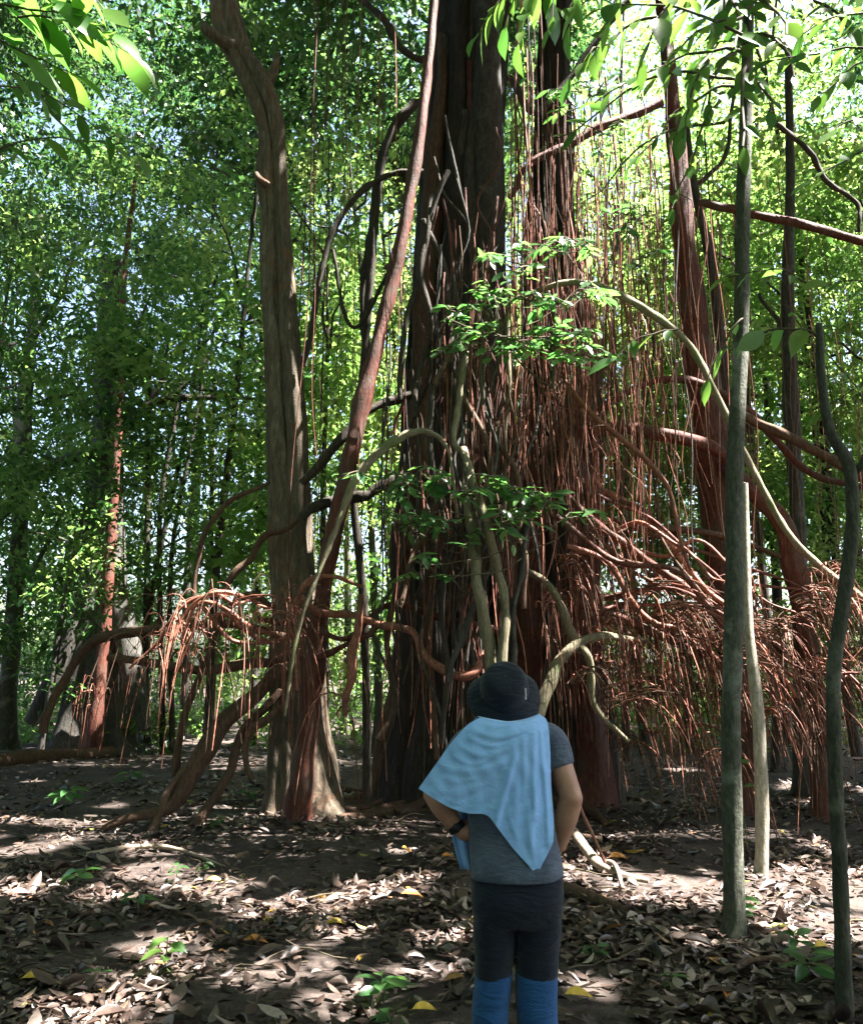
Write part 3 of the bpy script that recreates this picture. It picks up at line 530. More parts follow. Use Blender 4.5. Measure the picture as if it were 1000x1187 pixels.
# ------------------------------------------------------------------ lianas
LI = [
    ('dark liana arching high from the twin-stemmed tree to the fig', [(352, 425, 10.2, 3.5), (362, 350, 10.1, 3.5), (385, 270, 10.1, 3.5), (410, 228, 10.1, 3.5), (445, 210, 10.1, 3.2), (490, 200, 10.2, 3)], M_LIANA),
    ('thick dark liana climbing in a curve behind the long red root', [(425, 420, 10.4, 4), (422, 340, 10.4, 4.5), (430, 270, 10.3, 5), (440, 190, 10.3, 5), (460, 145, 10.3, 4.5), (485, 118, 10.4, 4)], M_LIANA),
    ('dark liana sagging from the fig to the lower twin-stemmed tree', [(350, 560, 10.1, 5), (380, 528, 10, 5.5), (410, 490, 10, 5.5), (440, 470, 10.1, 5.5), (490, 455, 10.3, 5)], M_LIANA),
    ('dark liana crossing low between the twin-stemmed tree and the trunk', [(350, 600, 9.9, 5), (385, 580, 9.9, 6), (430, 570, 10, 6), (470, 550, 10.1, 6)], M_LIANA),
    ('thin liana looping down across the gap beneath the high arch', [(385, 290, 10, 2), (395, 340, 10, 2.2), (415, 380, 10, 2.2), (440, 330, 10, 2.5), (470, 280, 10.2, 2.5)], M_LIANA),
    ('pale sunlit vine arching up and over left of the trunk', [(330, 830, 8.2, 1.6), (340, 760, 8.2, 2), (352, 715, 8.2, 2.2), (372, 660, 8.2, 2.8), (395, 600, 8.2, 3.6), (412, 560, 8.2, 4.6), (440, 528, 8.2, 5.2), (470, 506, 8.2, 4.6), (490, 499, 8.2, 3.6), (508, 507, 8.2, 2.6), (520, 530, 8.3, 2), (530, 600, 8.4, 1.6)], M_VINE),
    ('thick mossy vine rising behind the hat', [(538, 560, 8.7, 4), (550, 620, 8.6, 6), (553, 680, 8.5, 7), (564, 740, 8.5, 6.5), (570, 800, 8.5, 7), (570, 1000, 8.5, 9)], M_VINE),
    ('paler mossy vine twisting beside the thick vine behind the hat', [(536, 520, 8.7, 4), (560, 590, 8.5, 5), (575, 660, 8.5, 5.5), (585, 720, 8.4, 5), (586, 800, 8.4, 6), (590, 1000, 8.4, 7)], M_VINE),
    ('thin forked vine climbing the middle of the trunk', [(540, 400, 8.7, 2.5), (538, 430, 8.7, 3), (530, 475, 8.7, 3.5), (528, 510, 8.7, 3), (545, 545, 8.7, 3.5), (555, 600, 8.6, 3)], M_VINE),
    ('slender grey vine slanting left of the mossy vines', [(575, 640, 8.8, 2), (555, 690, 8.7, 3), (535, 740, 8.7, 3.5), (520, 790, 8.7, 3)], M_GREY),
    ('slim straight vine right of the mossy vines', [(618, 560, 8.7, 2.5), (604, 640, 8.6, 3), (595, 720, 8.6, 3), (600, 830, 8.6, 3)], M_GREY),
    ('slender pale vine hanging straight down in front of the fused grey column', [(588, 330, 9.2, 2.2), (590, 420, 9.2, 2.6), (584, 520, 9.2, 2), (582, 640, 9.2, 1.8)], M_VINE),
    ('dark thin liana hanging across the bright leaves top right', [(900, 145, 9.5, 2.5), (930, 170, 9.5, 3), (960, 205, 9.5, 3), (990, 235, 9.5, 2.5), (995, 270, 9.5, 2)], M_LIANA),
    ('dark liana leaving the top of the trunk to the upper left', [(400, -20, 10.6, 4), (440, 20, 10.5, 4), (470, 60, 10.5, 4), (495, 70, 10.6, 4)], M_LIANA),
]
for lab, L, m in LI:
    mb = MB(); ptube(mb, L, sides=12, n=10, lump=.24, flute=.12, wobble=.022)
    tag(mb.build('liana', m), lab, 'vine', 'lianas around the fig')

# tangle of low brown roots on the left: one sprawling climber
tg = thing('sprawling_climber', G(230, 945), 'sprawling climber with thick looping brown stems left of the twin-stemmed tree', 'vine')
for L in [[(330, 775, 10, 8), (300, 800, 9.9, 9), (262, 825, 9.8, 10), (238, 870, 9.7, 11), (215, 915, 9.6, 10), (180, 948, 9.5, 7), (120, 962, 9.4, 4)],
          [(325, 800, 10, 5), (280, 850, 9.9, 5), (268, 900, 9.8, 5), (240, 935, 9.7, 6), (200, 985, 9.4, 5)],
          [(335, 740, 10, 5), (260, 722, 10.1, 5), (190, 728, 10.3, 6), (120, 740, 10.5, 6), (85, 765, 10.6, 5), (65, 800, 10.6, 5), (50, 850, 10.6, 5)],
          [(330, 765, 10, 5), (270, 772, 10.1, 6), (210, 775, 10.2, 5), (150, 765, 10.3, 5), (125, 762, 10.3, 4)],
          [(320, 705, 10, 4), (290, 690, 10, 4), (255, 715, 10, 4), (235, 770, 10, 4), (215, 830, 10, 4), (205, 900, 10, 5)],
          [(345, 600, 10, 3), (310, 620, 10.1, 4), (285, 655, 10.2, 4), (255, 690, 10.2, 4)],
          [(325, 820, 9.9, 5), (295, 840, 9.8, 5), (285, 870, 9.8, 4), (292, 905, 9.8, 3)],
          [(230, 880, 9.7, 6), (205, 905, 9.6, 5), (188, 935, 9.5, 5), (170, 970, 9.4, 4)],
          [(312, 560, 10.1, 2), (270, 580, 10.2, 3), (240, 610, 10.2, 3), (225, 660, 10.3, 3), (222, 720, 10.3, 3)]]:
    mb = MB(); ptube(mb, L, sides=12, n=8, lump=.14, flute=.06, wobble=.025); mb.build('stem', M_BROWN, tg)
for L in [[(310, 705, 9.6, 2), (270, 688, 9.25, 2.6), (235, 692, 9.2, 2.8), (205, 725, 9.2, 2.5), (190, 770, 9.2, 2)], [(320, 735, 9.6, 2.4), (290, 728, 9.3, 3), (262, 705, 9.2, 3), (230, 700, 9.2, 2.5), (210, 740, 9.2, 2)], [(325, 745, 9.5, 2), (270, 742, 9.2, 2.5), (245, 715, 9.2, 2.6), (232, 700, 9.2, 2.2), (222, 735, 9.2, 2), (200, 790, 9.2, 1.5)], [(305, 690, 9.5, 2), (275, 700, 9.2, 2), (250, 690, 9.2, 2.2), (215, 700, 9.2, 2), (180, 745, 9.2, 2), (150, 775, 9.2, 1.6)],
          [(380, 668, 9.4, 2), (350, 685, 9.4, 2.6), (335, 720, 9.4, 2.4), (328, 770, 9.4, 2), (330, 830, 9.4, 1.5)], [(420, 680, 9.4, 2), (385, 668, 9.4, 2.5), (355, 675, 9.4, 2.5), (342, 720, 9.4, 2), (345, 800, 9.4, 1.6)],
          [(345, 735, 9.5, 3), (310, 745, 9.6, 3), (280, 725, 9.7, 3), (255, 712, 9.7, 2.5), (240, 730, 9.7, 2)]]:
    fpart('hanging_root', L, M_ROOTLET, sides=8, n=6, lump=.12, wobble=.015)

# ------------------------------------------------------------------ leafy branches
def branch(name, label, items, mat, tmpl, cat='branch', group=None, twig=M_TWIG, hub=None):
    """items: (px0,py0,Y0, px1,py1,Y1, n leaves, leaf length m, droop, twig px)"""
    P0 = W(*items[0][:3]); t = thing(name, P0, label, cat, group); tb, lb = MB(), MB(); last = None
    for (a, b, y0, c, d, y1, n_, ll, droop, r) in items:
        A, B = W(a, b, y0), W(c, d, y1); s = np.linspace(0, 1, 12)[:, None]
        pts = A + (B - A) * s; ln = np.linalg.norm(B - A); pts[:, 2] += (.12 * ln * (4 * s * (1 - s)))[:, 0]; pts = wob(pts, .02 * ln)
        tube(tb, pts, np.linspace(r, r * .4, 12) * mpp(A), 6, .1)
        if hub is not None:
            H = W(*hub) if last is None else last; q = H + (A - H) * s; q[:, 2] -= (.1 * np.linalg.norm(A - H) * (4 * s * (1 - s)))[:, 0]
            tube(tb, wob(q, .02), np.linspace(.7 * r, .6 * r, 12) * mpp(A), 5, .1); last = pts[6]
        ax = nrm(B - A); hz = nrm(np.cross(ax, [0, 0, 1.0])); up = np.cross(hz, ax)
        k = np.linspace(.18, 1, n_); bs = np.stack([np.interp(k, s[:, 0], pts[:, j]) for j in range(3)], -1)
        sg = np.where(np.arange(n_) % 2, 1, -1)[:, None] * np.where(k > .97, .1, 1)[:, None]
        D = ax * rng.uniform(.35, .9, (n_, 1)) + hz * sg * rng.uniform(.6, 1.1, (n_, 1)) + np.array([0, 0, -1.0]) * droop * rng.uniform(.3, 1.4, (n_, 1)) + rng.normal(size=(n_, 3)) * .16
        Nn = up * .7 + np.array([0, -.25, .5]) * (1 if tmpl is MID else 0) + np.array([0, -.8, .3]) * (0 if tmpl is MID else 1) + rng.normal(size=(n_, 3)) * .38
        L = ll * rng.uniform(.65, 1.2, n_)
        leaves(lb, bs, D, Nn, L, L * rng.uniform(.36, .5, n_), tmpl, None, rng.uniform(.1, .9, n_))
    tb.build('twig', twig, t); lb.build('foliage', mat, t); return t
branch('leafy_branch', 'overhanging branch with large backlit leaves in the top left corner',
       [(-80, -40, 2.3, 60, 0, 2.35, 9, .17, .15, 2), (-60, 10, 2.4, 120, 40, 2.4, 10, .16, .25, 2), (20, 20, 2.4, 150, 62, 2.45, 10, .16, .2, 1.5), (-60, 50, 2.4, 80, 85, 2.45, 8, .15, .3, 1.5), (60, -30, 2.4, 120, 10, 2.4, 6, .15, .2, 1.5), (-40, 60, 2.8, 70, 140, 2.9, 7, .12, .4, 1.5), (-20, 100, 3.2, 160, 180, 3.4, 9, .13, .4, 1.2), (-20, 180, 3.4, 130, 170, 3.5, 7, .12, .4, 1.2)], M_LEAF_NEAR, HI)
branch('leafy_branch', 'hanging tip of a branch with yellow-green leaves at the top centre',
       [(640, -80, 3.6, 585, 30, 3.6, 9, .16, .8, 2), (600, -20, 3.6, 555, 40, 3.6, 9, .16, .7, 1.5), (630, -30, 3.5, 600, 50, 3.5, 8, .15, .6, 1.5), (640, -60, 3.7, 640, 20, 3.7, 7, .17, 1, 1.5), (690, -60, 3.7, 660, 30, 3.7, 6, .18, 1, 1.5)], M_LEAF_NEAR, HI)
branch('leafy_branch', 'large drooping leaves of a branch at the top right of the fig',
       [(760, -60, 4, 690, 60, 4, 8, .19, 1, 2), (800, -40, 4, 745, 70, 4, 7, .2, 1, 2), (860, 20, 4.6, 760, 90, 4.4, 12, .18, .5, 2), (860, 60, 4.8, 690, 120, 4.8, 16, .16, .35, 2), (850, 100, 5, 730, 190, 5, 14, .15, .35, 2), (840, 140, 5.2, 680, 230, 5.2, 14, .14, .3, 2),
        (870, -30, 4.2, 640, 30, 4.2, 14, .17, .5, 2), (860, 40, 4.6, 700, 10, 4.6, 14, .18, .4, 2), (850, 90, 4.8, 640, 160, 5, 16, .15, .4, 2), (840, 110, 5, 780, 240, 5, 10, .15, .6, 2), (760, 20, 4.4, 660, 90, 4.4, 8, .2, .9, 2), (820, 70, 4.4, 790, 160, 4.4, 9, .17, .8, 2)], M_LEAF_NEAR, HI)
branch('leafy_branch', 'crowded green leaves round the top of the mossy sapling',
       [(866, 60, Ys, 820, 120, 5, 10, .2, .5, 3), (866, 40, Ys, 920, 90, 5, 10, .2, .5, 3), (868, 0, Ys, 780, 20, 5, 12, .22, .4, 3), (868, -10, Ys, 980, 30, 5, 12, .2, .4, 3), (866, 80, Ys, 860, 170, 4.8, 8, .2, 1, 3), (868, -30, Ys, 900, -20, 4.8, 8, .2, .3, 3), (866, 20, Ys, 850, 60, 4.6, 8, .22, .6, 3), (866, 50, Ys, 810, 80, 4.8, 10, .22, .5, 3), (866, 10, Ys, 910, 40, 4.8, 10, .22, .5, 3), (866, -20, Ys, 840, 10, 4.6, 10, .22, .4, 3), (866, 90, Ys, 890, 130, 5.2, 8, .18, .8, 3)], M_LEAF_NEAR, HI)
branch('leafy_branch', 'leafy branch reaching in at the upper right edge',
       [(1060, 60, 4.5, 950, 110, 4.5, 10, .17, .6, 2), (1060, 20, 4.5, 930, 40, 4.4, 10, .17, .5, 2), (1060, 130, 5, 970, 150, 5, 7, .18, .7, 2), (1050, -10, 4.6, 960, 0, 4.6, 8, .16, .5, 2), (1080, 80, 4.2, 900, 70, 4.4, 12, .16, .5, 2), (1060, 170, 4.8, 940, 210, 4.8, 8, .15, .6, 1.5)], M_LEAF_NEAR, HI)
branch('leafy_branch', 'two big pale leaves hanging in front of the root curtain', [(790, 380, 5, 715, 415, 5, 4, .22, .3, 1.2)], M_LEAF_NEAR, HI)
branch('leafy_branch', 'broad leaves on a thin twig between the mossy and crooked saplings',
       [(948, 392, Ys3, 850, 395, 4.7, 5, .2, .6, 2), (940, 330, 4.8, 840, 320, 4.8, 6, .16, .4, 1.2), (860, 370, 5, 820, 440, 5, 3, .17, .9, 1.5), (1000, 470, 5, 900, 350, 5.2, 5, .14, .3, 1)], M_LEAF_NEAR, HI)
branch('leafy_branch', 'few soft green leaves at the right edge above the fork', [(1040, 440, 4.6, 950, 480, 4.6, 5, .14, .5, 1.2), (1040, 340, 4.6, 960, 330, 4.6, 5, .15, .5, 1.2)], M_LEAF_NEAR, HI)
# shrub climbing in front of the trunk: tiers of glossy leaves
IT = []
for (px, py, n_, sp) in [(560, 345, 5, 40), (600, 300, 5, 45), (650, 280, 6, 40), (660, 330, 5, 35), (545, 390, 6, 45), (600, 400, 6, 40), (640, 385, 6, 40), (670, 400, 5, 35), (540, 360, 4, 30), (690, 410, 4, 30), (620, 350, 5, 40)]:
    for _ in range(n_):
        a, b = px + rng.normal() * 12, py + rng.normal() * 10; dx = rng.uniform(-sp, sp)
        IT.append((a, b, 8.4 + rng.normal() * .25, a + dx, b + rng.uniform(-14, 16), 8.3 + rng.normal() * .3, 8, .17, .25, 1.1))
IT += [(560, 470, 8.7, 560, 300, 8.4, 2, .12, .2, 2), (640, 450, 8.6, 650, 280, 8.4, 2, .12, .2, 2)]
sh = branch('climbing_shrub', 'leafy shrub with sunlit tiers of leaves high in front of the fig trunk', IT, M_LEAF_SH, MID, 'shrub', hub=(575, 440, 8.7))
IT = []
for (px, py, n_, sp) in [(440, 565, 5, 45), (490, 560, 6, 40), (550, 570, 7, 45), (600, 575, 6, 40), (580, 610, 6, 45), (520, 610, 4, 35), (470, 600, 4, 30), (640, 585, 3, 30), (530, 645, 3, 25), (660, 600, 2, 30), (470, 650, 3, 25)]:
    for _ in range(n_):
        a, b = px + rng.normal() * 12, py + rng.normal() * 9; dx = rng.uniform(-sp, sp)
        IT.append((a, b, 8.4 + rng.normal() * .25, a + dx, b + rng.uniform(-12, 18), 8.3 + rng.normal() * .3, 7, .18, .3, 1.1))
IT += [(560, 690, 8.6, 550, 560, 8.4, 2, .12, .2, 2.5)]
branch('climbing_shrub', 'darker leafy shrub hanging lower across the mossy vines', IT, M_LEAF_SH, MID, 'shrub', hub=(552, 640, 8.6))
IT = []
for (px, py, n_, sp) in [(720, 250, 5, 30), (735, 300, 4, 30), (700, 175, 4, 30), (640, 110, 4, 25), (690, 95, 5, 40)]:
    for _ in range(n_):
        a, b = px + rng.normal() * 12, py + rng.normal() * 12; dx = rng.uniform(-sp, sp)
        IT.append((a, b, 9.2 + rng.normal() * .25, a + dx, b + rng.uniform(-14, 16), 9.1 + rng.normal() * .3, 7, .16, .3, 1.1))
branch('climbing_shrub', 'pale sunlit sprays of leaves on the upper root curtain', IT, M_LEAF_SH, MID, 'shrub', hub=(690, 330, 9.3))

# ------------------------------------------------------------------ background forest: separate understorey trees, then the far wood
def bg_tree(px, Y, h, cr_, zc, zr, M, per, ll, mat, label, group, lean=0, dens=1.0):
    x = (px - 500) / 1000 * Y * 1.0
    t = thing('understorey_tree', (x, Y, 0), label, 'tree', group)
    mb = MB(); z = np.linspace(-.2, h, 12); r = .035 + .0045 * h
    pts = wob(np.stack([x + lean * (z / h) ** 2, np.full(12, Y), z], -1), .12, 1.1)
    tube(mb, cr(pts, 3), np.linspace(r, r * .25, 34), 9, .1, .06)
    for _ in range(7):
        k = rng.uniform(.35, .95); p = np.array([np.interp(k * h, z, pts[:, j]) for j in range(3)]); d = rdir(1)[0] * [1, 1, .4] + [0, 0, .5]; l = cr_ * rng.uniform(.5, 1)
        q = np.array([p + d * l * s + [0, 0, -.15 * l * s * s] for s in np.linspace(0, 1, 7)]); tube(mb, wob(q, .06), np.linspace(r * .4, .008, 7), 6)
    mb.build('trunk', M_LIANA if rng.random() < .5 else M_GREY, t)
    mb = MB(); d = rdir(M) * (rng.random((M, 1)) ** .42)
    c = np.array([x + lean * .6, Y, zc]) + d * [cr_, cr_, zr]
    clumpy(mb, c, max(14, M // 9), M, per, ll, .5, .42); mb.build('crown', mat, t)
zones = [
    ('leafy understorey tree with shaded green crown in the shady wood on the left', 'dark understorey trees on the left', M_LEAF_DK,
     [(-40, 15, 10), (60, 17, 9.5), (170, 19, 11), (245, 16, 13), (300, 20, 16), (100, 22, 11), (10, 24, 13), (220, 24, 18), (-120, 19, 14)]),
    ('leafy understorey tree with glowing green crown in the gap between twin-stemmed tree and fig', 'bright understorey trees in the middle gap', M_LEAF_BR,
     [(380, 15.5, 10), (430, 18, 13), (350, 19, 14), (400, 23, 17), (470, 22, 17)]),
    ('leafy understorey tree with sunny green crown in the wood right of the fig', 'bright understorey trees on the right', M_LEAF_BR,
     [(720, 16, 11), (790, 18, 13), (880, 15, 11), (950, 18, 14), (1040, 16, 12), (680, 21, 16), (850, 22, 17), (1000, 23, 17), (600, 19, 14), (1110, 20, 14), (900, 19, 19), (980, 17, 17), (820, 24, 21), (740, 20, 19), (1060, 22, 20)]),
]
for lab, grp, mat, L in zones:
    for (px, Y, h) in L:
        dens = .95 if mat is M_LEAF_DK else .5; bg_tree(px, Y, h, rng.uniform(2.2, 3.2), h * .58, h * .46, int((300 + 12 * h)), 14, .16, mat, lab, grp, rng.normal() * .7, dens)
# low undergrowth between the trees
mb = MB(); M_ = 4200
yy = rng.uniform(18, 38, M_); xx = rng.uniform(-.68, .68, M_) * yy; zz = rng.random(M_) ** 1.4 * 3.6 * np.clip((yy - 17) / 7, .12, 1)
clumpy(mb, np.stack([xx, yy, zz + .1], -1), 520, M_, 12, .16, .45, .55)
tag(mb.build('undergrowth', M_LEAF_BR, loc=(0, 0, 0)), 'low green undergrowth filling the wood behind the fig', 'undergrowth', kind='stuff')
# far wood
mb = MB(); M_ = 9500
yy = rng.uniform(28, 46, M_); xx = rng.uniform(-.8, .8, M_) * yy; zz = rng.random(M_) ** 1.12 * 38
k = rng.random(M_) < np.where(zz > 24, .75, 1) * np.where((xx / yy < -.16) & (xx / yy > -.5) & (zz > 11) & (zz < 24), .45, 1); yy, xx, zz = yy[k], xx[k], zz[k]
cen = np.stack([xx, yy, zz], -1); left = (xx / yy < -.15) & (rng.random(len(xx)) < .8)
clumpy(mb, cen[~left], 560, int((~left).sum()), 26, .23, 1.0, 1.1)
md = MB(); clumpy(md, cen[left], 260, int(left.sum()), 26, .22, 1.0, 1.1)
tag(md.build('shaded_forest', M_LEAF_HI, loc=(0, 0, 0)), 'far mass of shadowy forest foliage on the left', 'forest', kind='stuff')
for i in range(22):
    y = rng.uniform(27, 44); x = rng.uniform(-.75, .75) * y; z = np.linspace(-.3, rng.uniform(10, 25), 9)
    tube(mb, wob(np.stack([np.full(9, x), np.full(9, y), z], -1), .25), np.linspace(.2, .06, 9) * rng.uniform(.5, 1.4), 7, rv=.02)
tag(mb.build('far_forest', M_LEAF_BR, loc=(0, 0, 0)), 'far mass of sunlit forest foliage closing off the view', 'forest', kind='stuff')

# neighbouring high canopy that keeps the left of the wood dim
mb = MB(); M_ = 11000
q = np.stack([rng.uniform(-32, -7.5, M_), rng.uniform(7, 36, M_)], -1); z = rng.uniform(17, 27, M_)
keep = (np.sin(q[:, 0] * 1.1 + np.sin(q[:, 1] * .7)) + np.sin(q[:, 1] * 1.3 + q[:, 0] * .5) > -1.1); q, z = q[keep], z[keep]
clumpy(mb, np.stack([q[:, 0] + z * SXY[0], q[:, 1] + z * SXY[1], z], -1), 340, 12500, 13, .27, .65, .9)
q = np.stack([rng.uniform(2, 28, 3000), rng.uniform(15, 40, 3000)], -1); z = rng.uniform(17, 26, 3000)  # sparser cover on the right, added to dim the bright foliage below
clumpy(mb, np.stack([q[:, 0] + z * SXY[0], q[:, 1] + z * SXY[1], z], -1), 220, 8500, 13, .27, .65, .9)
tag(mb.build('forest_canopy', M_LEAF_HI, loc=(0, 0, 0)), 'high shaded leaf canopy closing over the wood', 'canopy', kind='stuff')
# unseen wood behind and beside the viewer, added to cut the sky light
mb = MB(); M_ = 8500
a = rng.uniform(math.radians(115), math.radians(425), M_); rr_ = rng.uniform(8.5, 17, M_); z = rng.random(M_) * 15
cen = np.stack([rr_ * np.sin(a), 2 + rr_ * np.cos(a), z], -1); front = np.abs(cen[:, 0]) < cen[:, 1] * .62 + 1.0
sprays(mb, cen[~((cen[:, 1] > -1) & front)], 12, .34, .9, lw=.55)
M_ = 2600; cen = np.stack([rng.uniform(-9, 9, M_), rng.uniform(-9, 6, M_), rng.uniform(11, 15, M_)], -1)  # added leaf roof over the viewer, its round hole sized for skylight
k = np.hypot(cen[:, 0], cen[:, 1] + 2.5) > 3.4
sprays(mb, cen[k], 12, .34, .9, lw=.55)
tag(mb.build('unseen_forest', M_LEAF_DK, loc=(0, 0, 0)), 'unseen forest foliage added around the viewer to cut the sky light', 'forest', kind='stuff')

# ------------------------------------------------------------------ seedlings and things on the floor
def seedling(label, px, py, n_, ll, h, mat=M_LEAF_SH, tilt=.25):
    B = G(px, py); B[2] = gz(B[0], B[1]); t = thing('seedling', B, label, 'seedling', 'seedlings on the forest floor')
    mb = MB(); top = B + [rng.normal() * .02, rng.normal() * .02, h]
    pts = wob(np.linspace(B - [0, 0, .03], top, 7), .012); tube(mb, pts, np.linspace(.005, .003, 7), 6); mb.build('stem', M_STEMG, t)
    mb = MB(); a = np.arange(n_) * 2.4 + rng.uniform(0, 6.28); zz = np.linspace(.6, 1, n_)
    bs = np.stack([np.interp(zz, np.linspace(0, 1, 7), pts[:, j]) for j in range(3)], -1)
    D = np.stack([np.cos(a), np.sin(a), rng.uniform(-.2, .35, n_)], -1); bs = bs + nrm(D) * ll * .15
    leaves(mb, bs, D, np.stack([rng.normal(size=n_) * tilt, rng.normal(size=n_) * tilt - .25, np.ones(n_)], -1), ll * rng.uniform(.75, 1.15, n_), ll * rng.uniform(.4, .52, n_), HI, None, rng.uniform(.4, 1.2, n_)); mb.build('foliage', mat, t)
for a in [('bright pale green seedling standing alone in sun at lower left', 194, 1128, 6, .14, .2, M_LEAF_NEAR), ('tiny two-leaved seedling below the bright pale one', 101, 1145, 4, .08, .07),
          ('broad-leaved dark green seedling at the left of the person\'s legs', 445, 1165, 9, .15, .12), ('small tuft of green leaves at the very bottom left of the person', 448, 1192, 5, .1, .06),
          ('dark leafy seedling in the shade at far left', 90, 1035, 7, .14, .14), ('seedling with drooping dark leaves beside the sunlit patch on the left', 160, 1060, 5, .14, .14),
          ('small bright seedling at the far side of the left sunlit patch', 203, 1018, 6, .09, .12), ('slim upright seedling right of the left sunlit patch', 238, 1012, 4, .08, .1),
          ('leafy seedling at the foot of the mossy sapling', 856, 1075, 12, .13, .17), ('little sprout of narrow leaves right of the person\'s legs', 688, 1112, 7, .1, .06),
          ('pale sprout in the middle of the right foreground', 772, 1140, 5, .08, .07), ('large-leaved dark seedling in the lower right corner', 935, 1140, 10, .15, .16),
          ('dull green seedling just above the lower right corner plant', 922, 1105, 7, .13, .12), ('low dark bush of seedling leaves left of the sprawling climber', 75, 945, 14, .2, .3),
          ('dim green seedling between sprawling climber and twin-stemmed tree', 290, 930, 7, .14, .22), ('small green sprout at the foot of the twin-stemmed tree', 248, 965, 6, .1, .12),
          ('dim low plant beside the lying log at left', 150, 915, 9, .18, .24), ('pair of leaves low on the sunlit sapling', 866, 985, 4, .2, .9)]:
    seedling(*a)
def fallen(label, px, py, L, mat, rot):
    B = G(px, py); B[2] = gz(B[0], B[1]) + .05; mb = MB()
    leaves(mb, [B], [[math.cos(rot), math.sin(rot), .12]], [[.1, -.35, 1]], np.array([L]), np.array([L * .45]), HI, np.array([.5]), np.array([1.2]))
    tag(mb.build('fallen_leaf', mat), label, 'leaf', 'coloured fallen leaves')
for a in [('curled orange fallen leaf in the sun right of the person\'s hip', 706, 1003, .2, M_ORANGE, .2), ('yellow fallen leaf at the bottom edge left of the person\'s legs', 478, 1184, .13, M_YELLOW, .3),
          ('pink fallen leaf at the far left edge', 8, 1052, .2, M_PINK, .9), ('long yellow-brown fallen leaf right of the person\'s legs', 655, 1166, .15, M_YELLOW, .1),
          ('orange fallen leaf in the right half of the left-hand sunlit strip', 465, 1046, .16, M_ORANGE, .1), ('yellow leaf lying near the broad-leaved seedling', 416, 1128, .09, M_YELLOW, 1.4),
          ('ochre fallen leaf in front of the trunk in shade', 378, 1074, .14, M_YELLOW, .3), ('rusty orange leaf alone at the bottom right', 842, 1160, .12, M_ORANGE, 1.2),
          ('rust-coloured leaf lying in shade right of the bright pale seedling', 283, 1098, .14, M_ORANGE, .2), ('yellow leaf at the right rim of the left sunlit patch', 240, 1022, .13, M_YELLOW, .1),
          ('ochre fallen leaf in the bottom left corner', 25, 1148, .16, M_YELLOW, .3), ('orange fallen leaf near the person\'s hip on the left', 512, 1003, .13, M_ORANGE, .5), ('yellow leaf lying right of the mossy sapling in shade', 945, 1110, .14, M_YELLOW, .4)]:
    fallen(*a)
def stick(name, label, L, mat, extra=(), cat='branch', sides=9):
    def rows(L): 
        out = []
        for (px, py, r, up) in L:
            P = G(px, py); rr = r * mpp(P); P[2] = gz(P[0], P[1]) + rr * .6 + up; out.append([*P, rr])
        return cr(out, 6)
    mb = MB(); R = rows(L); tube(mb, R[:, :3], R[:, 3], sides, .12); o = mb.build(name, mat)
    for E in extra:
        m2 = MB(); R = rows(E); tube(m2, R[:, :3], R[:, 3], sides, .12); m2.build('side_branch', mat, o)
    tag(o, label, cat)
stick('fallen_branch', 'pale forked dead branch lying in the sun right of the person', [(655, 975, 5, .22), (675, 998, 6, .12), (695, 1015, 6, .03), (722, 1026, 5, 0), (752, 1030, 3, 0)], M_DEADWOOD, [[(690, 1012, 4, .03), (712, 1022, 3, .08), (722, 1040, 2, 0)]])
stick('fallen_log', 'dark log lying across the shaded floor at far left', [(-60, 895, 9, 0), (40, 884, 9, 0), (100, 880, 8, 0), (150, 872, 6, 0)], M_BROWN, cat='log', sides=14)
stick('fallen_branch', 'thin fallen branch in front of the sprawling climber', [(100, 992, 3, 0), (150, 988, 3, .02), (200, 990, 2.5, .03), (260, 1002, 1.5, 0)], M_DEADWOOD)
stick('fallen_branch', 'curved fallen branch in the lower right foreground', [(800, 1142, 2, 0), (840, 1128, 3, .02), (890, 1122, 3.5, .03), (940, 1135, 3, .02), (985, 1118, 3, 0)], M_BROWN)
stick('fallen_branch', 'stout dark branch lying behind the person\'s thigh', [(640, 1035, 8, 0), (668, 1046, 9, 0), (700, 1056, 7, 0), (730, 1062, 4, 0)], M_BROWN)
mb = MB(); ptube(mb, [(664, 918, 6.9, 2), (676, 945, 6.8, 2.2), (690, 975, 6.75, 2), (701, 1000, 6.7, 2)], sides=7)
tag(mb.build('leaning_stick', M_ROOTLET), 'thin pinkish sunlit stick leaning just right of the person\'s elbow', 'stick')

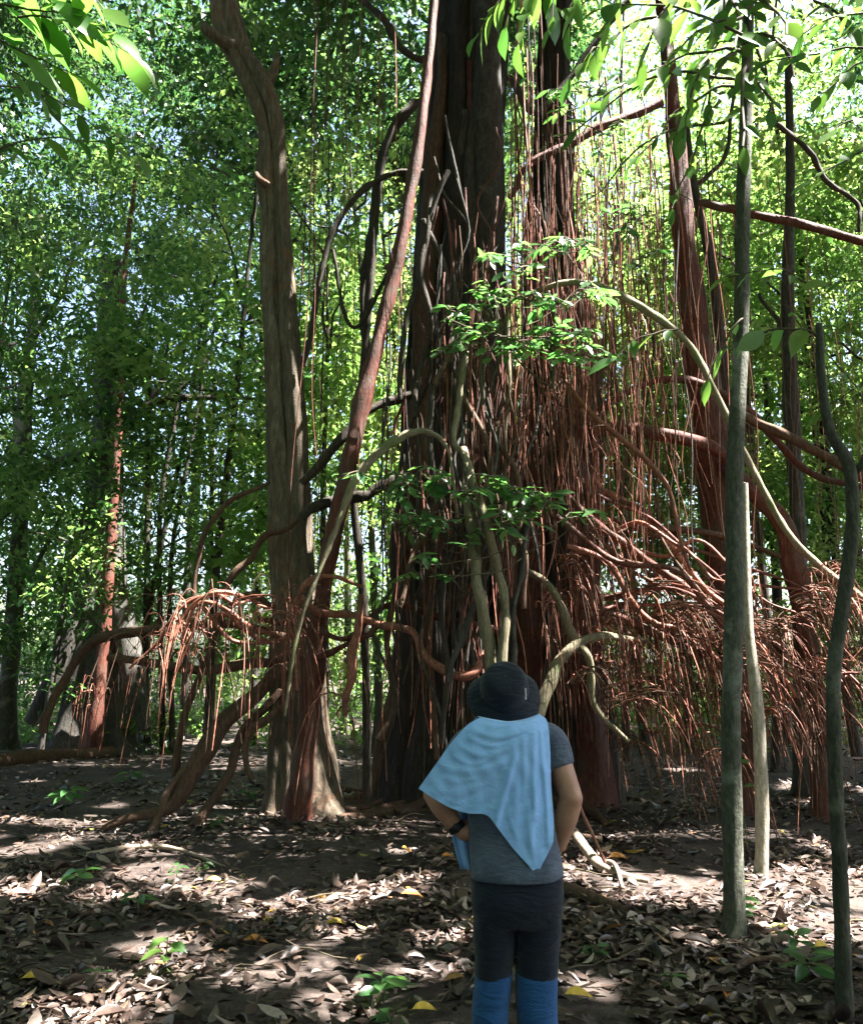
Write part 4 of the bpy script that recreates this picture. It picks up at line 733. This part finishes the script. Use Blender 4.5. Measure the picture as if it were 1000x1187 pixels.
# ------------------------------------------------------------------ the person
YP = 3.45
per = thing('person', (W(592, 1200, YP)[0], YP, 0), 'person seen from behind with hands on hips, looking up, in navy hat and two-tone trousers', 'person')
def Pp(px, py, dy=0): return W(px, py, YP + dy)
K = mpp(Pp(592, 950))
def loft(mb, rings, n=40, sub=6, pw=2.3, wr=None):
    """rings: (px left, px right, py, depth centre offset, half depth m)"""
    R = []
    for (l, r, py, dc, hd) in rings:
        a, b = Pp(l, py, dc), Pp(r, py, dc); R.append([*((a + b) / 2), (b[0] - a[0]) / 2, hd])
    Q = cr(R, sub); ang = np.linspace(0, 2 * np.pi, n, endpoint=False)
    ca, sa = np.cos(ang), np.sin(ang); ex = np.sign(ca) * np.abs(ca) ** (2 / pw); ey = np.sign(sa) * np.abs(sa) ** (2 / pw)
    V = np.stack([Q[:, None, 0] + Q[:, None, 3] * ex, Q[:, None, 1] + Q[:, None, 4] * ey, Q[:, None, 2] + 0 * ex], -1)
    if wr: V += wr(V)
    N = len(Q); idx = np.arange(N * n).reshape(N, n); a = idx[:-1]; b = idx[1:]
    mb.add(V.reshape(-1, 3), np.stack([a, b, np.roll(b, -1, 1), np.roll(a, -1, 1)], -1).reshape(-1, 4))
    for ring in (idx[0], idx[-1]):
        vv = np.vstack([V.reshape(-1, 3)[ring], V.reshape(-1, 3)[ring].mean(0)]); k = np.arange(n)
        mb.add(vv, np.stack([k, np.roll(k, -1), np.full(n, n)], -1))
def ell(mb, c, r, n=20):
    th = np.linspace(0.02, np.pi - .02, n); ph = np.linspace(0, 2 * np.pi, 2 * n, endpoint=False); A, B = np.meshgrid(th, ph, indexing='ij')
    V = np.stack([c[0] + r[0] * np.sin(A) * np.cos(B), c[1] + r[1] * np.sin(A) * np.sin(B), c[2] + r[2] * np.cos(A)], -1).reshape(-1, 3)
    idx = np.arange(n * 2 * n).reshape(n, 2 * n); a = idx[:-1]; b = idx[1:]
    mb.add(V, np.stack([a, b, np.roll(b, -1, 1), np.roll(a, -1, 1)], -1).reshape(-1, 4))
    for ring in (idx[0], idx[-1]):
        vv = np.vstack([V[ring], V[ring].mean(0)]); k = np.arange(2 * n); mb.add(vv, np.stack([k, np.roll(k, -1), np.full(2 * n, 2 * n)], -1))
def fuse(o, voxel, smooth=6):
    m = o.modifiers.new('r', 'REMESH'); m.mode = 'VOXEL'; m.voxel_size = voxel; m.use_smooth_shade = True
    if smooth: s = o.modifiers.new('s', 'SMOOTH'); s.iterations = smooth; s.factor = .5
    bpy.context.view_layer.update()
    dg = bpy.context.evaluated_depsgraph_get(); me = bpy.data.meshes.new_from_object(o.evaluated_get(dg)); o.modifiers.clear()
    me.polygons.foreach_set('use_smooth', np.full(len(me.polygons), True))
    o.data = me; return o
def limb(mb, P, r, sides=16): 
    Q = cr(np.hstack([np.array(P), np.array(r)[:, None]]), 6); tube(mb, Q[:, :3], Q[:, 3], sides, 0)
def skin_mat():
    m, nt = nodes('skin'); v = mapped(nt, (1, 1, 1)); n1 = noise(nt, v, 9, 4); n2 = noise(nt, v, 150, 4)
    c = ramp(nt, n1, [(.3, (.30, .135, .085)), (.7, (.52, .28, .20))]); p = bump(nt, mixc(nt, .5, n2, noise(nt, v, 30, 4)), .35, .004)
    finish(nt, c, .5, p, .4); return m
M_SKIN = skin_mat()
mb = MB()
# torso core, neck, head (tilted back)
loft(mb, [(560, 610, 842, 0, .06), (540, 634, 862, 0, .09), (541, 636, 920, 0, .10), (549, 644, 985, 0, .10), (552, 646, 1040, 0, .11), (562, 636, 1060, 0, .08)], 28, 4)
limb(mb, [Pp(590, 860), Pp(588, 835, .01), Pp(585, 815, .0)], [.062, .057, .055])
HC = Pp(584, 804, .07); ell(mb, HC, (.072, .085, .085)); ell(mb, HC + [0, .06, .03], (.06, .06, .06))
ell(mb, HC + [0, .115, .065], (.014, .02, .022), 10); ell(mb, HC + [0, .075, .085], (.045, .045, .03), 12)
for s in (-1, 1): ell(mb, HC + [s * .077, .01, .0], (.012, .02, .03), 10)
# arms
LS, LE, LW = Pp(541, 862), Pp(503, 920, -.01), Pp(531, 962, -.02)
limb(mb, [Pp(556, 858), LS, (LS + LE) / 2, LE], [.055, .055, .048, .042]); limb(mb, [LE, LE * .65 + LW * .35 + [0, -.008, 0], LE * .3 + LW * .7, LW], [.042, .044, .035, .028])
RS, RE, RW = Pp(637, 860), Pp(662, 925, -.04), Pp(646, 984, 0)
limb(mb, [Pp(616, 858), RS, (RS + RE) / 2 + [.004, 0, 0], RE], [.055, .056, .048, .043]); limb(mb, [RE, RE * .65 + RW * .35 + [.0, 0, 0], RE * .3 + RW * .7, RW], [.043, .045, .036, .029])
ell(mb, LE, (.042, .042, .042), 12); ell(mb, RE, (.043, .044, .045), 12)
def hand(Wr, inward, fwd):
    palm = Wr + inward * .035 + fwd * .03; limb(mb, [Wr, Wr + inward * .02 + fwd * .012, palm + fwd * .03], [.027, .032, .03], 14)
    down = np.array([0, 0, -1.0])
    for i, (l, r) in enumerate([(.07, .009), (.08, .0095), (.074, .009), (.058, .008)]):
        b = palm + fwd * .035 + down * (i * .02 - .03); limb(mb, [b - fwd * .02, b + fwd * l * .4 + inward * .004, b + fwd * l * .75 + inward * .016, b + fwd * l + inward * .03], [r * 1.1, r, r * .95, r * .8], 10)
    limb(mb, [Wr + fwd * .01 + [0, 0, .01], Wr + [0, 0, .035] + fwd * .03 + inward * .02, Wr + [0, 0, .045] + fwd * .055 + inward * .035], [.014, .012, .009], 10)
hand(LW, nrm(np.array([.85, 0, -.3])), nrm(np.array([.35, 1, -.25]))); hand(RW, nrm(np.array([-.7, .1, -.4])), nrm(np.array([-.3, 1, -.35])))
# legs and feet
for (a, b) in ((570, 568), (622, 622)):
    limb(mb, [Pp(a, 1040), Pp(a, 1128, .01), Pp(b, 1200, 0), Pp(b, 1258, -.01)], [.06, .05, .045, .035]); limb(mb, [Pp(b, 1258, -.02), Pp(b, 1264, .06), Pp(b, 1266, .16)], [.035, .034, .028])
body = fuse(mb.build('body', M_SKIN, per), .0055, 4)

# trousers
def wrk(sc, amp):
    def f(V):
        x, y, z = V[..., 0], V[..., 1], V[..., 2]
        w = np.sin(z * 60 * sc + 9 * np.sin(x * 9 + 1) + 4 * y) * .5 + np.sin(z * 37 * sc - x * 30 + 2) * .5
        out = np.zeros_like(V); out[..., 1] = amp * w; out[..., 0] = amp * .5 * np.sin(z * 45 * sc + y * 20); return out
    return f
mb = MB()
loft(mb, [(548, 651, 1002, 0, .118), (546, 652, 1025, 0, .130), (546, 652, 1045, 0, .137), (549, 650, 1068, 0, .12)], 44, 6, 2.6, wrk(.9, .003))
loft(mb, [(548, 602, 1040, -.01, .115), (548, 597, 1070, -.005, .105), (549, 594.5, 1100, 0, .098), (550, 592, 1129, 0, .094)], 36, 6, 2.4, wrk(1, .004))
loft(mb, [(592, 651, 1040, -.01, .115), (596, 650, 1070, -.005, .105), (597, 648, 1100, 0, .098), (598, 645, 1129, 0, .094)], 36, 6, 2.4, wrk(1.1, .004))
def cloth(name, c, c2, weave=500, bs=.25, rough=.85, sheen=.15, big=6, crease=.5, cs=(6, 6, 17)):
    m, nt = nodes(name); v = mapped(nt, (1, 1, 1)); n1 = noise(nt, v, weave, 3, .7); n2 = noise(nt, v, big, 4); n3 = noise(nt, v, 60, 4)
    col = mixc(nt, .5, ramp(nt, n1, [(.35, c), (.65, c2)]), ramp(nt, n2, [(.3, c), (.7, c2)]))
    n4 = noise(nt, mapped(nt, cs), 1.6, 4, .55, 1.4); b1 = N_(nt, 'ShaderNodeBump', Strength=crease, Distance=.03); nt.links.new(n4, b1.inputs['Height'])
    b2 = N_(nt, 'ShaderNodeBump', Strength=bs, Distance=.004); nt.links.new(mixc(nt, .5, n1, n3), b2.inputs['Height']); nt.links.new(b1.outputs[0], b2.inputs['Normal'])
    finish(nt, col, rough, b2.outputs[0], .2, sheen=sheen); return m
M_TROU = cloth('dark_trouser_cloth', (.004, .007, .016), (.009, .012, .024)); M_TROU2 = cloth('blue_trouser_cloth', (.012, .06, .18), (.02, .085, .23))
M_SHIRT = cloth('heather_grey_jersey', (.028, .038, .062), (.13, .155, .215), 330, .4, .9, .2, 14); M_TOWEL = cloth('light_blue_cloth', (.22, .42, .78), (.30, .51, .86), 420, .35, .9, .3, 6, .2, (8, 8, 10))
M_HAT = cloth('navy_hat_cloth', (.0035, .006, .014), (.007, .011, .022), 500, .3, .75)
M_BLACK = plain('black_strap', (.01, .01, .012), .4); M_WHITE = plain('white_mark', (.75, .75, .75), .6); M_SHOE = plain('dark_shoe', (.04, .035, .03), .6)
tro = fuse(mb.build('trousers', M_TROU, per), .007, 5)
for (l, r, l2, r2) in ((550, 593, 547, 589), (597, 645, 600, 646)):
    mb = MB(); loft(mb, [(l, r, 1125.5, 0, .092), (l - .5, r, 1134, 0, .095), ((l + l2) / 2 - 1, (r + r2) / 2, 1160, 0, .096), (l2, r2, 1190, 0, .098), (l2 + 1, r2 - 1, 1250, 0, .095)], 36, 8, 2.4, wrk(.6, .003)); mb.build('lower_trouser_leg', M_TROU2, tro)
for b in (568, 622):
    mb = MB(); limb(mb, [Pp(b, 1263, -.05), Pp(b, 1263, .0), Pp(b, 1265, .09), Pp(b, 1267, .17)], [.04, .046, .045, .036]); o = mb.build('shoe', M_SHOE, per)
# shirt with sleeves
mb = MB()
loft(mb, [(566, 606, 836, 0, .075), (540, 632, 850, 0, .105), (533, 638, 872, 0, .118), (536, 639, 905, 0, .12), (541, 642, 945, 0, .122), (544, 648, 985, 0, .130), (545, 652, 1008, 0, .138), (545.5, 651, 1016, 0, .138)], 48, 6, 2.4, wrk(.8, .0035))
limb(mb, [Pp(612, 856), RS, RS * .55 + RE * .45], [.07, .068, .062]); limb(mb, [Pp(562, 858), LS, LS * .55 + LE * .45], [.065, .058, .054])
fuse(mb.build('shirt', M_SHIRT, per), .006, 4)
# wrist strap
mb = MB(); d = nrm(LW - LE); c = LW - d * .012; u = nrm(np.cross(d, [0, 1, 0])); w = np.cross(d, u); t = np.linspace(0, 2 * np.pi, 28)
for off in (-.009, -.003, .003, .009): tube(mb, c + d * off + .031 * (np.cos(t)[:, None] * u + np.sin(t)[:, None] * w), np.full(28, .0045), 8, 0)
ell(mb, c + w * .031 * np.sign(w[1]) * -1, (.016, .008, .018), 10); mb.build('wrist_strap', M_BLACK, per)
# hat: lathe round an axis tipped back towards the camera
def lathe(prof, axis_o, tilt, n=56, wav=0, ov=1.0):
    mb = MB(); a = np.linspace(0, 2 * np.pi, n, endpoint=False); P = cr(prof, 5)
    R, A = np.meshgrid(P[:, 0], a, indexing='ij'); H = np.repeat(P[:, 1][:, None], n, 1)
    edge = np.clip((R - .10) / .06, 0, 1); H = H + wav * edge * np.sin(A * 2 + .6) + .3 * wav * edge * np.sin(5 * A)
    lx, ly, lz = R * np.cos(A) * ov, R * np.sin(A), H
    ct, st = math.cos(tilt), math.sin(tilt)
    V = np.stack([axis_o[0] + lx, axis_o[1] + ly * ct - lz * st, axis_o[2] + ly * st + lz * ct], -1)
    idx = np.arange(V.shape[0] * n).reshape(-1, n); A_ = idx[:-1]; B_ = idx[1:]
    mb.add(V.reshape(-1, 3), np.stack([A_, B_, np.roll(B_, -1, 1), np.roll(A_, -1, 1)], -1).reshape(-1, 4)); return mb
HO = Pp(584, 800, .0); TL = math.radians(52)
hat = lathe([(.002, .092), (.05, .090), (.078, .080), (.094, .055), (.100, .02), (.101, .002), (.112, -.008), (.13, -.025), (.150, -.050), (.153, -.054), (.147, -.051), (.125, -.028), (.10, -.008)], HO, TL, 56, .018, .95).build('hat', M_HAT, per)
def hatp(a, r, h): 
    lx, ly, lz = r * math.cos(a) * .95, r * math.sin(a), h
    return np.array([HO[0] + lx, HO[1] + ly * math.cos(TL) - lz * math.sin(TL), HO[2] + ly * math.sin(TL) + lz * math.cos(TL)])
mb = MB(); tube(mb, np.array([hatp(a, .1005, .006) for a in np.linspace(0, 6.283, 48)]), np.full(48, .004), 6, 0); mb.build('hat_band', M_HAT, hat)
mb = MB(); tube(mb, np.array([hatp(-.62 + .10 * s, .0985 - .008 * s, .022 + .05 * s) for s in np.linspace(0, 1, 8)]), np.linspace(.0045, .0025, 8), 6, 0); mb.build('white_mark', M_WHITE, hat)
# cloth draped over the shoulders
def towel():
    nu, nv = 150, 120
    # left and right outline, top to bottom (photo px)
    lf = cr([(556, 832), (540, 842), (522, 862), (505, 886), (492, 904), (485, 914)], 12); rt = cr([(626, 829), (634, 838), (637, 870), (638, 910), (641, 950), (641, 975)], 12)
    hem = cr([(485, 914), (503, 926), (523, 937), (543, 943), (564, 945), (578, 962), (594, 983), (610, 1001), (621, 1012), (629, 1000), (637, 984), (641, 975)], 12)
    top = cr([(556, 832), (575, 836), (592, 838), (610, 835), (626, 829)], 12)
    def samp(c, t): s = np.linspace(0, 1, len(c)); return np.stack([np.interp(t, s, c[:, 0]), np.interp(t, s, c[:, 1])], -1)
    u = np.linspace(0, 1, nu); v = np.linspace(0, 1, nv); T, B, Lf, Rt = samp(top, u), samp(hem, u), samp(lf, v), samp(rt, v)
    U, Vv = np.meshgrid(u, v)
    Pq = (1 - Vv)[..., None] * T[None] + Vv[..., None] * B[None] + (1 - U)[..., None] * Lf[:, None] + U[..., None] * Rt[:, None] \
        - ((1 - U) * (1 - Vv))[..., None] * T[0] - (U * (1 - Vv))[..., None] * T[-1] - ((1 - U) * Vv)[..., None] * B[0] - (U * Vv)[..., None] * B[-1]
    px, py = Pq[..., 0], Pq[..., 1]
    s = (px - 590) / 58.0
    back = -.135 - .012 * np.exp(-((py - 880) / 40) ** 2) + np.where(s < 0, .014 * s * s, .084 * np.clip(np.abs(s), 0, 2) ** 2.6) * np.clip((1000 - py) / 120, 0.25, 1)
    back = np.where((py < 850), back + ((850 - py) / 20) ** 2 * .05, back)
    # folds: shallow arcs sagging from the right shoulder to the left elbow, and vertical pleats under the right shoulder
    fold = np.zeros_like(px)
    for (y0, sag, wd, am, x0, x1) in [(838, 5, 2.4, .006, 552, 622), (846, 9, 3, .010, 545, 630), (853, 12, 2.6, .007, 540, 622), (862, 13, 3.6, .011, 528, 612), (874, 12, 3, .006, 522, 590), (886, 9, 4, .009, 508, 600), (900, 7, 3, .004, 505, 575), (915, 5, 4.5, .006, 500, 565), (926, 6, 2.5, .003, 515, 560)]:
        t = np.clip((px - x0) / (x1 - x0), 0, 1); yc = y0 + sag * 4 * t * (1 - t) * (1 + .3 * np.sin(t * 5)) - 6 * t
        fold -= .6 * am * np.exp(-((py - yc) / (1.25 * wd)) ** 2) * np.sin(np.pi * t) ** .6
    for (xa, ya, xb, yb, wd, am) in [(627, 838, 634, 985, 2.6, .010), (618, 840, 622, 960, 3, .008), (608, 842, 604, 930, 2.6, .005), (612, 930, 620, 1005, 3.4, .008), (600, 900, 598, 975, 4, .006), (626, 900, 612, 990, 2.6, .005), (588, 925, 600, 985, 3, .004)]:
        t = np.clip((py - ya) / (yb - ya), 0, 1); xc = xa + (xb - xa) * t + 2 * np.sin(t * 4 + xa)
        fold -= .75 * am * np.exp(-((px - xc) / (1.2 * wd)) ** 2) * np.sin(np.pi * t) ** .5
    arc = .0025 * np.sin(px * .23 + py * .11 + 2 * np.sin(py * .06)) * np.sin(py * .17 - px * .05)
    seam = -.012 * np.exp(-((px - (594 - (py - 885) * .28)) / 4.0) ** 2) * np.clip((py - 868) / 25, 0, 1)
    dy = back + fold + arc + seam
    rows = [np.array([W(a, b, YP + d) for a, b, d in zip(px[i], py[i], dy[i])]) for i in range(nv)]
    # carry the cloth over the shoulders and down the chest
    front = []
    t0 = rows[0]
    for k in range(1, 12):
        a = k / 11; q = t0.copy(); q[:, 1] += .20 * math.sin(min(1, a * 1.4) * math.pi / 2); q[:, 2] += .015 * math.sin(a * math.pi) - .20 * a ** 2 * 1.2
        q[:, 0] += (q[:, 0] - t0[:, 0].mean()) * .35 * a; front.append(q)
    V = np.array(front[::-1] + rows); n_, m_ = V.shape[:2]; idx = np.arange(n_ * m_).reshape(n_, m_)
    mb = MB(); mb.add(V.reshape(-1, 3), np.stack([idx[:-1, :-1], idx[1:, :-1], idx[1:, 1:], idx[:-1, 1:]], -1).reshape(-1, 4))
    # loose end hanging in front of the left hip
    g = []
    for a in np.linspace(0, 1, 16):
        py_ = 905 + 103 * a; g.append([W(522 + 13 * a + (30 - 12 * a) * b - 6 * math.sin(3 * a), py_, YP + .06 + .012 * math.sin(b * 9)) for b in np.linspace(0, 1, 12)])
    g = np.array(g); idx = np.arange(16 * 12).reshape(16, 12); mb.add(g.reshape(-1, 3), np.stack([idx[:-1, :-1], idx[1:, :-1], idx[1:, 1:], idx[:-1, 1:]], -1).reshape(-1, 4))
    o = mb.build('draped_cloth', M_TOWEL); tag(o, 'light blue cloth draped over the person\'s shoulders to a point', 'cloth')
    s = o.modifiers.new('t', 'SOLIDIFY'); s.thickness = .004; s.offset = 0
towel()

# ------------------------------------------------------------------ light, sky, camera
w = bpy.data.worlds.new('World'); bpy.context.scene.world = w; w.use_nodes = True
nt = w.node_tree; bg = nt.nodes['Background']; sky = nt.nodes.new('ShaderNodeTexSky'); sky.sky_type = 'NISHITA'; sky.sun_disc = False
sky.sun_elevation = SUN_EL; sky.sun_rotation = SUN_AZ; sky.air_density = 1.0; sky.dust_density = 3.5
nt.links.new(sky.outputs[0], bg.inputs[0]); bg.inputs[1].default_value = .055
sl = bpy.data.lights.new('sun', 'SUN'); sl.energy = 5; sl.angle = math.radians(.5); sl.color = (1, .955, .91)
so = bpy.data.objects.new('sun', sl); C.objects.link(so)
from mathutils import Vector
so.rotation_euler = Vector(SD).to_track_quat('Z', 'Y').to_euler()
cd = bpy.data.cameras.new('camera'); co = bpy.data.objects.new('camera', cd); C.objects.link(co)
co.location = CAM; co.rotation_euler = (math.pi / 2 + TH, 0, 0)
cd.sensor_fit = 'VERTICAL'; cd.sensor_height = 36; cd.sensor_width = 36; cd.lens = 36 * F / 1187; cd.clip_end = 500; cd.clip_start = .05
sc = bpy.context.scene; sc.camera = co
sc.view_settings.view_transform = 'Standard'; sc.view_settings.look = 'None'; sc.view_settings.exposure = 3.5; sc.view_settings.gamma = 1
sc.render.engine = 'CYCLES'
cy = sc.cycles; cy.max_bounces = 6; cy.diffuse_bounces = 3; cy.glossy_bounces = 2; cy.transmission_bounces = 4; cy.transparent_max_bounces = 4
cy.sample_clamp_indirect = 8; cy.use_denoising = True
